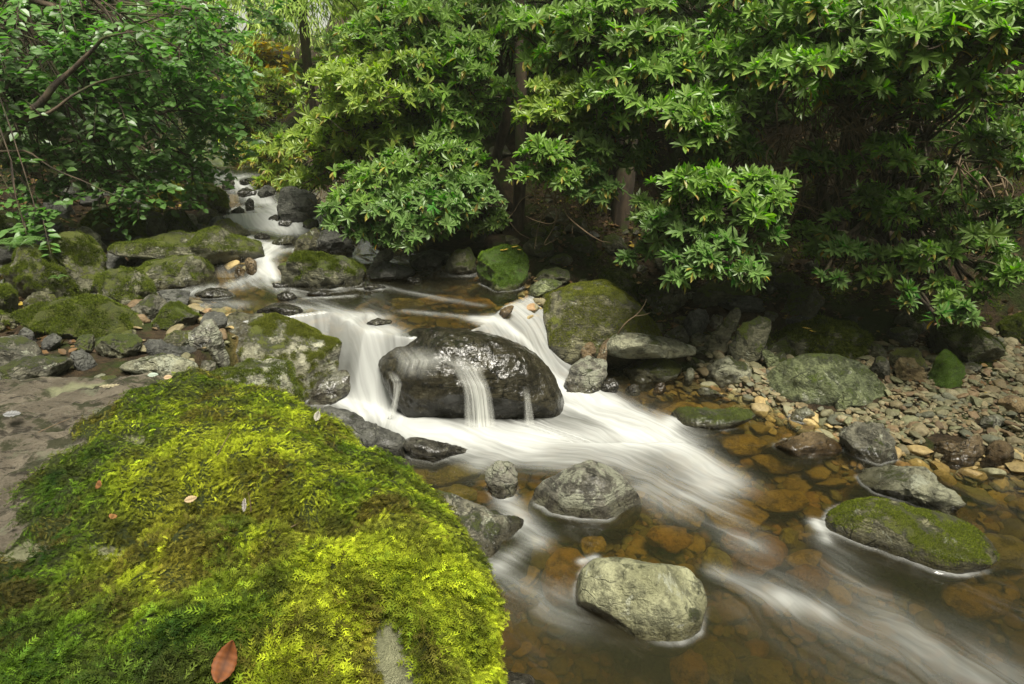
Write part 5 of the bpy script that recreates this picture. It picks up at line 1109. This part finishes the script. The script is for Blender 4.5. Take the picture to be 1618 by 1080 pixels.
# broad-leaved tree on the left
def leafy(name, label, pads, base, trunk_pts, group=None, trunk_r=.09, lsize=.062, cat='tree', pal=None, mat='broadleaf', limbs=()):
    rs = np.random.default_rng(int(sum(ord(ch)*(i+1) for i, ch in enumerate(label))) % 99991)
    base = np.array(base, float); root = empty(name, base); tag(root, label, cat, group)
    fo, br, tw, tk = Acc(), Acc(), Acc(), Acc()
    V, F = tube(np.array(trunk_pts), trunk_r, trunk_r*.45, 10, .05); tk.add(V, F)
    tp = np.array(trunk_pts)
    for (px, py, Y, rx, ry, n, a, b) in pads:
        c = at(px, py, Y) if Y > 0 else np.array([px, py, -Y]); 
        if Y > 0: d = np.linalg.norm(c-CAM); ax = rx/1079*d; az = ry/1079*d
        else: ax = rx; az = ry
        ay = (ax+az)*(.3 if Y > 0 and Y < 5.5 else .5)
        s0 = tp[rs.integers(len(tp)//2, len(tp))]; path = bez(s0, (s0+c)/2+np.array([0, 0, .2])+rs.normal(size=3)*.12, c, 14); path = path+np.stack([perlin(path*2.3+k*9) for k in range(3)], -1)*.06
        V, F = tube(path, trunk_r*.38 if n > 150 else .011, .008 if n > 150 else .004, 6, .05); br.add(V, F)
        n = int(n*1.35); ns = max(4, n//16)                       # sprays: a twig carrying leaves on two sides
        q = rs.normal(size=(ns, 3)); q /= np.linalg.norm(q, axis=1)[:, None]; q *= rs.uniform(.2, 1, (ns, 1))**.45; st = c+q*np.array([ax, ay, az])
        dr = q*.6+rs.normal(size=(ns, 3))*.5+np.array([.35, -.1, -.25]); dr /= np.linalg.norm(dr, axis=1)[:, None]
        for k in range(ns):
            ln = rs.uniform(.22, .42); p0 = st[k]-dr[k]*ln*.5; p1 = st[k]+dr[k]*ln*.5+np.array([0, 0, -.04]); tp_ = bez(p0, (p0+p1)/2+np.array([0, 0, .03]), p1, 6)
            V, F = tube(tp_, .004, .0015, 3); tw.add(V, F)
            if k % 3 == 0:
                j = path[rs.integers(6, 14)]; V, F = tube(bez(j, (j+p0)/2+rs.normal(size=3)*.04, p0, 6), .008, .004, 4); tw.add(V, F)
            m = 16; t = np.linspace(.05, 1, m)[:, None]; lp = p0*(1-t)+p1*t; sd_ = np.where(np.arange(m) % 2, 1, -1)[:, None]
            side = np.cross(dr[k], [0, 0, 1.]); side /= np.linalg.norm(side)+1e-9
            D = dr[k]*.45+side*sd_+rs.normal(size=(m, 3))*.25+np.array([0, 0, -.15]); D /= np.linalg.norm(D, axis=1)[:, None]
            Nn = np.array([0, -.15, 1.])+rs.normal(size=(m, 3))*.38+np.array([0, -.2, 0]); Nn = Nn-(Nn*D).sum(1)[:, None]*D; Nn /= np.linalg.norm(Nn, axis=1)[:, None]
            t2 = rs.random((m, 1)); cc = (np.array(a)*(1-t2)+np.array(b)*t2)*rs.uniform(.8, 1.2, (m, 1))
            Lf = lsize*rs.uniform(.6, 1.2, m); V, F, C = instance(ROUND if lsize*1079/max(1, np.linalg.norm(st[k]-CAM)) > 9 else ROUNDL, lp+D*.012, D, Nn, Lf, cc); fo.add(V, F, C)
    for lp, r0 in limbs:
        L_ = np.array([at(a_, b_, y_) for a_, b_, y_ in lp]); tt_ = np.linspace(0, len(L_)-1, 26); Q_ = np.stack([np.interp(tt_, range(len(L_)), L_[:, k_]) for k_ in range(3)], -1); Q_ = Q_+np.stack([perlin(Q_*3+k_*9) for k_ in range(3)], -1)*.05
        V, F = tube(Q_, r0*.85, r0*.07, 8, .04); mesh_obj('limb', V-base, F, M['bark'], root)
    tk.build('trunk', M['bark'], root, base); br.V += tw.V; br.F += [f_+br.n for f_ in tw.F]; br.build('branches', M['bark'], root, base)
    fo.build('foliage', M[mat], root, base, smooth=False)
    return root
GA, GB = (.03, .115, .012), (.085, .25, .025); DA, DB = (.016, .06, .008), (.05, .14, .015)
tb = G(-5.4, 6.1)
def pth(*p): return [np.array(q, float) for q in p]
leafy('broadleaf_tree', 'dark green broad leaved tree leaning over the left bank with thick dark limbs', [
    (60, 60, 5.75, 110, 80, 620, GA, GB), (200, 50, 5.85, 110, 70, 640, GA, GB), (310, 90, 6.15, 80, 80, 560, GA, GB), (120, 160, 5.75, 120, 60, 600, DA, DB), (250, 180, 6.05, 100, 70, 640, GA, GB),
    (330, 210, 6.45, 50, 60, 330, GA, GB), (60, 250, 5.65, 90, 50, 240, DA, DB), (180, 270, 5.85, 90, 45, 260, DA, GB), (290, 270, 6.25, 60, 40, 160, GA, GB), (330, 20, 6.55, 40, 40, 180, GA, GB),
    (190, 325, 5.6, 50, 26, 90, GA, GB), (230, 300, 5.7, 36, 22, 60, GA, GB), (30, 330, 5.2, 40, 30, 90, GA, GB), (45, 368, 4.9, 22, 18, 30, GA, GB), (110, 300, 5.6, 60, 26, 110, GA, GB), (0, 150, 5.45, 70, 90, 330, DA, DB)],
    tb, list(bez(tb, (-4.9, 5.9, 1.8), (-4.2, 5.8, 3.9), 14)), trunk_r=.11, lsize=.074, limbs=[([(-90, 330, 5.40), (10, 215, 5.30), (60, 165, 5.25), (110, 110, 5.30), (160, 62, 5.30), (215, 48, 5.35)], .05), ([(-60, 260, 5.40), (20, 200, 5.30), (70, 175, 5.20), (150, 130, 5.30), (260, 110, 5.50)], .028), ([(-60, 240, 5.30), (40, 235, 5.20), (150, 300, 5.30), (250, 330, 5.50)], .014)])
leafy('broadleaf_tree', 'broad leaved tree behind the left one closing the upper left corner', [
    (60, 120, 7.70, 120, 120, 700, DA, GA), (230, 120, 7.90, 120, 110, 800, DA, GB), (120, 250, 7.70, 130, 50, 260, DA, DB), (270, 210, 8.10, 60, 80, 420, DA, GB), (200, 10, 7.90, 200, 50, 500, DA, GA)],
    G(-5.6, 7.6), list(bez(G(-5.6, 7.6), (-5.5, 7.5, 2.6), (-5.0, 7.3, 5.2), 14)), trunk_r=.13, lsize=.095)
# canopy of the tree behind the camera, shading the near left of the boulder
tb2 = G(-2.9, -.2)
leafy('broadleaf_tree', 'tree standing left of the camera whose canopy shades the near boulder', [
    (-2.6, .2, -3.6, .8, .4, 700, DA, GA), (-1.9, .2, -3.4, .6, .35, 600, DA, GA), (-3.0, 1.2, -3.9, .8, .4, 500, DA, GA), (-1.3, -.3, -3.3, .6, .3, 500, DA, GA), (-2.3, -.6, -3.4, .8, .4, 500, DA, GA)],
    tb2, list(bez(tb2, (-3.0, -.2, 2), (-2.6, .3, 4.0), 12)), trunk_r=.14, lsize=.10)

# slim trunks in the wood on the right
def trunk_tree(label, px, Ybase, top_px, r, crown):
    b = at(px, 250, Ybase); base = np.array([b[0], Ybase, gr1(b[0], Ybase)-.1]); t = at(top_px, -60, Ybase); top = np.array([t[0], Ybase, 6.0])
    mid = (base+top)/2+np.array([.06, 0, 0]); pts = bez(base, mid, top, 24); pts[:, 0] += .03*np.sin(np.linspace(0, 7, 24))
    root = empty('tree', base); tag(root, label, 'tree', 'trees rising behind the rhododendrons')
    V, F = tube(pts, r, r*.6, 12, .04); mesh_obj('trunk', V-base, F, M['bark'], root)
    rs = np.random.default_rng(int(px)); fo = Acc(); br = Acc(); n = 900
    for k in range(9):
        e = top+np.array([rs.normal()*.9, rs.normal()*.7, rs.uniform(-.8, .9)]); V, F = tube(bez(top-np.array([0, 0, rs.uniform(.2, 1.4)]), (top+e)/2, e, 8), .03, .006, 5); br.add(V, F)
        P = e+rs.normal(size=(n//9*2, 3))*np.array([.45, .45, .3]); m = len(P); D = rs.normal(size=(m, 3)); D /= np.linalg.norm(D, axis=1)[:, None]; N = rs.normal(size=(m, 3))*.5+np.array([0, 0, 1.])
        N = N-(N*D).sum(1)[:, None]*D; N /= np.linalg.norm(N, axis=1)[:, None]; t_ = rs.random((m, 1))
        V, F, C = instance(ROUNDL, P, D, N, np.full(m, .12), np.array(GA)*(1-t_)+np.array(GB)*t_); fo.add(V, F, C)
    br.build('branches', M['bark'], root, base); fo.build('crown', M['broadleaf'], root, base, smooth=False)
trunk_tree('slim brown trunked tree rising at the centre of the wood', 818, 6.3, 800, .055, 1)
trunk_tree('thicker mossy trunk half hidden right of centre', 985, 6.2, 1000, .085, 1)
trunk_tree('dark trunk behind the right hand sprays', 1345, 6.0, 1310, .09, 1)
trunk_tree('thin dark trunk at the far right of the wood', 1560, 5.7, 1530, .06, 1)

# drooping conifers far upstream, the upstream glow put into their pale needle colours
def conifer(label, x, y, h, w_, c1, c2, seed):
    rs = np.random.default_rng(seed); base = np.array(G(x, y)); root = empty('conifer', base); tag(root, label, 'tree', 'drooping conifers upstream')
    V, F = tube(np.array([base, base+(0, 0, h*.5), base+(0, 0, h)]), .07, .02, 9); mesh_obj('trunk', V-base, F, M['bark'], root)
    fo, br = Acc(), Acc(); T = leaf_strip(.22, .1, .1, (0, .5, 1), (.5, 1, .1))
    for k in range(int(h*15)):
        z = rs.uniform(.2, .98)*h; L = w_*(1-z/h*.7)*rs.uniform(.6, 1.1); a = rs.uniform(0, 6.28); d = np.array([math.cos(a), math.sin(a), 0])
        s = base+np.array([0, 0, z]); path = bez(s, s+d*L*.6+np.array([0, 0, .15]), s+d*L+np.array([0, 0, -L*.55]), 12); V, F = tube(path, .02, .004, 4); br.add(V, F)
        m = int(520*L/w_); t = rs.uniform(.12, 1, m); ii = (t*11).astype(int).clip(0, 10); P = path[ii]+(path[ii+1]-path[ii])*rs.random((m, 1))
        sidev = np.cross(d, [0, 0, 1.]); P = P+sidev*rs.normal(size=(m, 1))*.22*L/w_+np.array([0, 0, -1.])*np.abs(rs.normal(size=(m, 1)))*.16
        D = d*.6+sidev*rs.normal(size=(m, 1))*.5+np.array([0, 0, -1.1])+rs.normal(size=(m, 3))*.3; D /= np.linalg.norm(D, axis=1)[:, None]
        N = rs.normal(size=(m, 3))+np.array([0, 0, .6]); N = N-(N*D).sum(1)[:, None]*D; N /= np.linalg.norm(N, axis=1)[:, None]
        tt = rs.random((m, 1)); V, F, C = instance(T, P, D, N, rs.uniform(.05, .11, m), np.array(c1)*(1-tt)+np.array(c2)*tt); fo.add(V, F, C)
    br.build('branches', M['bark'], root, base); fo.build('foliage', M['needle'], root, base, smooth=False)
conifer('pale drooping conifer beyond the bend of the stream', -2.75, 9.9, 7.5, 1.5, (.20, .32, .06), (.42, .52, .13), 1)
conifer('taller hazy conifer farther behind the pale one', -5.2, 15, 9, 2.3, (.30, .42, .10), (.50, .58, .18), 2)
conifer('conifer on the far right bank behind the rhododendrons', -1.3, 13, 8, 2.2, (.2, .34, .06), (.36, .48, .10), 3)
conifer('dim conifer high on the far left slope', -8.2, 12.5, 8, 2.3, (.08, .15, .04), (.15, .24, .06), 4)
# autumn-tinted tree far upstream, its leaf colours also raised for the glow
tb3 = G(-4.0, 10.2)
leafy('broadleaf_tree', 'sunlit tree with orange tinted leaves beyond the cascade', [
    (415, 100, 9.6, 36, 30, 260, (.45, .24, .02), (.55, .42, .03)), (400, 150, 9.8, 50, 40, 420, (.28, .38, .03), (.5, .5, .05)), (385, 200, 9.8, 45, 40, 320, (.22, .34, .03), (.4, .45, .04)), (450, 120, 10.4, 60, 40, 220, (.26, .42, .03), (.45, .56, .05)), (540, 130, 10.4, 60, 60, 300, (.26, .42, .03), (.45, .56, .05))],
    tb3, list(bez(tb3, (-4.1, 10.2, 2.2), (-4.2, 10.2, 3.6), 10)), trunk_r=.09, lsize=.12)
# woodland wall beyond, one thing per tree
def wood_tree(label, x, y, h, r, c1, c2, seed, ls=.2):
    rs = np.random.default_rng(seed); base = np.array(G(x, y)); root = empty('tree', base); tag(root, label, 'tree', 'trees of the wood behind')
    V, F = tube(np.array([base, base+(rs.normal()*.2, 0, h*.4), base+(0, 0, h*.8)]), .16, .06, 8, .03); mesh_obj('trunk', V-base, F, M['bark'], root)
    fo = Acc(); br = Acc()
    for k in range(26):
        z = rs.uniform(.12, 1)*h; a = rs.uniform(0, 6.28); e = base+np.array([math.cos(a)*r*rs.uniform(.3, 1), math.sin(a)*r*rs.uniform(.3, 1), z]); s = base+np.array([0, 0, z*.7])
        V, F = tube(bez(s, (s+e)/2+np.array([0, 0, .2]), e, 7), .035, .008, 4); br.add(V, F)
        m = 230; P = e+rs.normal(size=(m, 3))*np.array([.5, .5, .34]); D = rs.normal(size=(m, 3)); D /= np.linalg.norm(D, axis=1)[:, None]; N = rs.normal(size=(m, 3))*.6+np.array([0, -.2, 1.])
        N = N-(N*D).sum(1)[:, None]*D; N /= np.linalg.norm(N, axis=1)[:, None]; t_ = rs.random((m, 1))
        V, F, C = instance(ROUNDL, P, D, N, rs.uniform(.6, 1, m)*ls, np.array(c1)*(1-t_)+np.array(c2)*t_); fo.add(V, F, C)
    br.build('branches', M['bark'], root, base); fo.build('crown', M['broadleaf'], root, base, smooth=False)
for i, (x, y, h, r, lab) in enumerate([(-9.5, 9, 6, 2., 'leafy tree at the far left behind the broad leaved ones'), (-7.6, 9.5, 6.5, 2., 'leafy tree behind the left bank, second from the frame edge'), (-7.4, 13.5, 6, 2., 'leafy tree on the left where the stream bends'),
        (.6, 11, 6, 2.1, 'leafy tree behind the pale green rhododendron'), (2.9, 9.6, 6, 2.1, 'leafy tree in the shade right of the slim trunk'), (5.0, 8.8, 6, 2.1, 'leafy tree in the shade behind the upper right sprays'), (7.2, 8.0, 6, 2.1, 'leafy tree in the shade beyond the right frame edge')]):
    wood_tree(lab, x, y, h, r, (.02, .055, .012) if i not in (2, 3) else (.12, .24, .03), (.06, .12, .02) if i not in (2, 3) else (.28, .42, .05), 60+i)  # two trees carry the upstream glow as paler leaf colour

for i, (x, y, h, r, lab) in enumerate([(-4.2, -6.6, 9, 2.6, 'unseen tall tree added behind the viewpoint on the left'), (.3, -7.2, 9, 2.6, 'unseen tall tree added directly behind the viewpoint'), (4.6, -6.4, 9, 2.6, 'unseen tall tree added behind the viewpoint on the right'), (6.8, .6, 8, 2.4, 'unseen tall tree added on the right bank out past the frame'), (-6.6, 0, 7.5, 2.2, 'unseen tall tree added on the left bank out past the frame')]):  # unseen trees added to break up reflections and cut ambient light
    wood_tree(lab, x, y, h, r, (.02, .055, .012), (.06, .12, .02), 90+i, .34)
# ------------------------------------------------------------------ small things
def flat_leaf(p, D, N, L, c, name, label, wd=.55, mat='litter', grp=None, curl=.3):
    p, D, N = (np.array(q, float) for q in (p, D, N)); D /= np.linalg.norm(D); N = N-(N@D)*D; N /= np.linalg.norm(N); S = np.cross(N, D); V = []; Cc = []
    ts = np.linspace(0, 1, 15)
    for i, t in enumerate(ts):
        w_ = wd*math.sin(math.pi*min(1, t**.85))**.75*(1+.06*(i % 2)); z = curl*(t-.5)**2
        for s in (-1, -.5, 0, .5, 1):
            V.append(p+L*(D*t+S*s*w_*.5+N*(z+.16*abs(s)*w_+.03*math.sin(t*30+abs(s)*3)*abs(s)))); Cc.append(np.array(c)*(.45 if s == 0 else (.8+.3*(i % 2))))
    V = np.array(V); o = mesh_obj(name, V-p, grid_faces(15, 5), M[mat], loc=p, vcol=np.array(Cc)); tag(o, label, 'leaf', grp); o.data.materials[0] = M[mat]
    sm = o.modifiers.new('thickness', 'SOLIDIFY'); sm.thickness = .0008
    return o
FBV = BVHTree.FromPolygons([tuple(v) for v in FB_[1]], [tuple(int(i) for i in f) for f in FB_[2]])
def on_boulder(px, py):
    h, n, _, _ = FBV.ray_cast(Vector(CAM), Vector(ray(px, py)).normalized()); return (np.array(h), np.array(n)) if h is not None else (on_plane(px, py, .9), np.array([0, 0, 1.]))
p, n = on_boulder(338, 1104); flat_leaf(p+n*.03, (.15, .6, .5), (.25, -.8, .5), .060, (.13, .042, .010), 'fallen_leaf', 'curled rust brown beech leaf standing in the moss at the bottom edge', curl=1.1)
GLF = 'dry leaves lying on the mossy boulder'
for px, py, D, L, c, lab in [(240, 608, (1, .2, 0), .035, (.28, .33, .27), 'pale blue grey oval leaf on the moss at the top of the boulder'), (268, 606, (1, 0, .1), .03, (.38, .27, .16), 'small peach coloured leaf beside the blue grey one'),
        (497, 676, (.3, .1, .8), .035, (.5, .47, .4), 'white curled leaf on the upstream edge of the moss'), (316, 797, (1, .2, .2), .03, (.34, .25, .14), 'pale peach scrap in the middle of the moss'),
        (413, 812, (.2, .1, 1), .035, (.45, .41, .38), 'whitish pink dry leaf by a dark twig'), (165, 628, (1, .25, 0), .07, (.24, .21, .13), 'long narrow dead leaf on the bare rock'), (10, 672, (1, .1, 0), .06, (.17, .17, .17), 'long grey leaf at the left edge of the bare rock'), (185, 772, (.6, -.5, .2), .035, (.20, .09, .03), 'rusty leaf scrap in the dark moss'), (175, 828, (.3, -.8, .2), .03, (.22, .11, .035), 'thin orange leaf lower in the dark moss')]:
    p, n = on_boulder(px, py); flat_leaf(p+n*.045, D, n, L, c, 'fallen_leaf', lab, wd=.3 if L > .06 else .55, grp=GLF)
for px, py, L, up_, lab in [(403, 812, .05, (0, 0, 1), 'short black twig standing upright in the moss'), (340, 730, .07, (.5, .2, .8), 'thin dark twig leaning over the middle of the moss'), (60, 690, .1, (.7, .5, .2), 'reddish pine needle cluster on the bare rock'), (455, 840, .05, (.8, .3, .3), 'thin twig lying on the bright moss')]:
    p, n = on_boulder(px, py); p = p+n*.02; d = np.array(up_, float); d /= np.linalg.norm(d); V, F = tube(bez(p, p+d*L*.5+np.array([.004, 0, .004]), p+d*L, 8), .0016, .0008, 6)
    tag(mesh_obj('twig', V-p, F, M['twig'], loc=p), lab, 'twig', 'twigs caught on the boulder')
# bare branch by the biggest boulder
p0 = at(970, 548, 4.5)
V1, F1 = tube(bez(p0, at(975, 515, 4.4), at(1005, 498, 4.42), 10), .006, .004, 6); V2, F2 = tube(bez(at(1003, 499, 4.42), at(1015, 490, 4.45), at(1022, 472, 4.5), 8), .004, .002, 6); V3, F3 = tube(bez(at(1003, 499, 4.42), at(1018, 498, 4.4), at(1027, 494, 4.38), 8), .004, .002, 6)
a = Acc(); a.add(V1, F1); a.add(V2, F2); a.add(V3, F3); o = a.build('bare_stick', M['twig'], None, p0); o.location = p0; tag(o, 'forked bare twig rising between the biggest boulder and the tan stone', 'stick')
# dead roots and creepers hanging in the dark right bank
rs = np.random.default_rng(77)
for i, (px, py, Y, lx, ly, lab) in enumerate([(1300, 230, 5.0, 60, 160, 'pale bare stems hanging in the dark hollow'), (1360, 260, 4.9, 30, 160, 'tangle of bare stems right of the dark hollow'), (1230, 300, 4.9, 60, 120, 'bare stems behind the bright leaf clump'), (1530, 330, 4.6, 60, 130, 'curving bare stems at the right of the bank'), (1400, 190, 4.7, 120, 40, 'crooked bare branch crossing the upper right'), (900, 330, 5.4, 60, 80, 'bare stems left of the bright leaf clump'), (505, 330, 7.0, 16, 26, 'sunlit hanging roots above the cascade')]):
    A_ = Acc(); c0 = at(px, py, Y)
    for k in range(26):
        a0 = at(px+rs.uniform(-lx, lx), py-ly*.5+rs.uniform(-25, 25), Y+rs.uniform(-.3, .4)); e = at(px+rs.uniform(-lx, lx)*1.3, py+ly*rs.uniform(.0, .8), Y+rs.uniform(-.3, .4))
        pt = bez(a0, (a0+e)/2+rs.normal(size=3)*.22, e, 16); pt = pt+np.stack([perlin(pt*5+q*7+k) for q in range(3)], -1)*.05
        V, F = tube(pt, rs.uniform(.003, .008), .002, 5, .1); A_.add(V, F)
    o = A_.build('dead_shrub', M['twig'], None, c0); o.location = c0; tag(o, lab, 'dead shrub', 'bare stems in the wood')
# leaf litter on both banks
def litter():
    rs = np.random.default_rng(5); n = 9000; X = np.where(rs.random(n) < .6, rs.uniform(.2, 5.5, n), rs.uniform(-5.5, -1.6, n)); Y = rs.uniform(3.6, 8.5, n); s = river_sd(X, Y)
    k = s > np.where(Y < 5, .75, .15); X, Y = X[k], Y[k]; n = len(X); P = np.stack([X, Y, ground(X, Y)+.012], -1)
    D = rs.normal(size=(n, 3)); D[:, 2] *= .3; D /= np.linalg.norm(D, axis=1)[:, None]; N = rs.normal(size=(n, 3))*.35+np.array([0, 0, 1.]); N = N-(N*D).sum(1)[:, None]*D; N /= np.linalg.norm(N, axis=1)[:, None]
    pal = .55*np.array([(.20, .11, .04), (.14, .08, .03), (.28, .18, .06), (.10, .06, .03), (.45, .32, .04)]); c = pal[rs.choice(5, n, p=[.34, .3, .17, .15, .04])]
    V, F, C = instance(ROUND, P, D, N, rs.uniform(.025, .065, n), c); o = mesh_obj('leaf_litter', V, F, M['litter'], vcol=C, smooth=False); tag(o, 'brown dead leaves littering the banks under the shrubs', 'leaf litter', kind='stuff')
    # low moss and seedlings on the bank soil
    n = 16000; X = rs.uniform(.2, 5.0, n); Y = rs.uniform(4.4, 7.5, n); s = river_sd(X, Y); k = (s > .5) & (n2(X, Y, 1.7, 3, 31) > -.05); X, Y = X[k], Y[k]; n = len(X)
    P = np.stack([X, Y, ground(X, Y)], -1); N = np.tile([0, 0, 1.], (n, 1)); t = rs.random((n, 1))
    V, F, C = instance(tuft_template(rs, 8), P, rs.normal(size=(n, 3)), N, rs.uniform(.02, .045, n), np.array((.03, .045, .008))*(1-t)+np.array((.13, .16, .02))*t)
    o = mesh_obj('ground_moss', V, F, M['mossfrond'], vcol=C, smooth=False); tag(o, 'low moss covering the soil of the right bank', 'moss', kind='stuff')
litter()
def yellow_on(key, pts, lab):
    B = bvh_of(key)
    for px, py, L in pts:
        h, n, _, _ = B.ray_cast(Vector(CAM), Vector(ray(px, py)).normalized())
        if h is None: continue
        a = rs.uniform(0, 6); flat_leaf(np.array(h)+np.array([0, 0, .01]), (math.cos(a), math.sin(a), .1), (0, 0, 1), L, (.6, .42, .06), 'fallen_leaf', lab, wd=.35, grp='yellow fallen leaves on the rocks')
yellow_on('mosslog', [(1282, 522, .07)], 'upper of two yellow fallen leaves on the moss capped boulder'); yellow_on('mosslog', [(1290, 527, .05)], 'lower of two yellow fallen leaves on the moss capped boulder')
for q_, l_ in zip([(790, 398, .07), (808, 393, .06), (818, 396, .06)], ('leftmost', 'middle', 'rightmost')): yellow_on('greenb', [q_], l_+' of three yellow fallen leaves on the round green boulder')
def fern(px, py, Y, n, L, lab):
    c = at(px, py, Y); root = c; A_ = Acc(); T = leaf_strip(.3, .1, .1, (0, .5, 1), (.5, 1, .1))
    for k in range(n):
        a = 6.28*k/n+.3; d = np.array([math.cos(a), math.sin(a), 0]); path = bez(c, c+d*L*.5+np.array([0, 0, L*.5]), c+d*L+np.array([0, 0, L*.1]), 14); V, F = tube(path, .002, .001, 3); A_.add(V, F, np.tile([.06, .12, .02], (len(V), 1)))
        for s in (-1, 1):
            P = path[2:]; m = len(P); side = np.cross(d, [0, 0, 1.])*s; D = np.tile(side+d*.35, (m, 1)); D /= np.linalg.norm(D, axis=1)[:, None]; N = np.tile([0, 0, 1.], (m, 1)); sz = L*.28*np.sin(np.linspace(.9, 3.0, m)).clip(.1)
            V, F, C = instance(T, P, D, N, sz, np.tile([.07, .17, .025], (m, 1))); A_.add(V, F, C)
    o = A_.build('fern', M['broadleaf'], None, c, smooth=False); o.location = c; tag(o, lab, 'fern', 'small ferns')
h = hit(1595, 478, .35); fern(1600, 475, h[1]+.1, 9, .22, 'pale fern on the mossy bank at the right edge')
fern(30, 390, 4.15, 8, .16, 'small dark fern on the left edge below the leaves')
h = at(92, 440, 4.35); fern(92, 440, RK['la'][1][:, 1].min()+.06, 5, .07, 'tiny fern sprig on the round mossy boulder')

# ------------------------------------------------------------------ damp air over the stream
def haze(x0, x1, y0, y1, z0, z1, dens):
    V = np.array([(x, y, z) for x in (x0, x1) for y in (y0, y1) for z in (z0, z1)], float)
    F = np.array([(0, 1, 3, 2), (4, 6, 7, 5), (0, 4, 5, 1), (2, 3, 7, 6), (0, 2, 6, 4), (1, 5, 7, 3)])
    m = bpy.data.materials.new('haze'); m.use_nodes = True; nt = m.node_tree; nt.nodes.remove(nt.nodes['Principled BSDF'])
    v = nt.nodes.new('ShaderNodeVolumePrincipled'); v.inputs['Color'].default_value = (.93, 1.0, .78, 1); v.inputs['Density'].default_value = dens; v.inputs['Anisotropy'].default_value = .2
    nt.links.new(v.outputs[0], nt.nodes['Material Output'].inputs['Volume'])
    o = mesh_obj('haze', V, F, m, smooth=False); tag(o, kind='stuff')
haze(-100, 100, -14, 64, -3, 16, .0018)
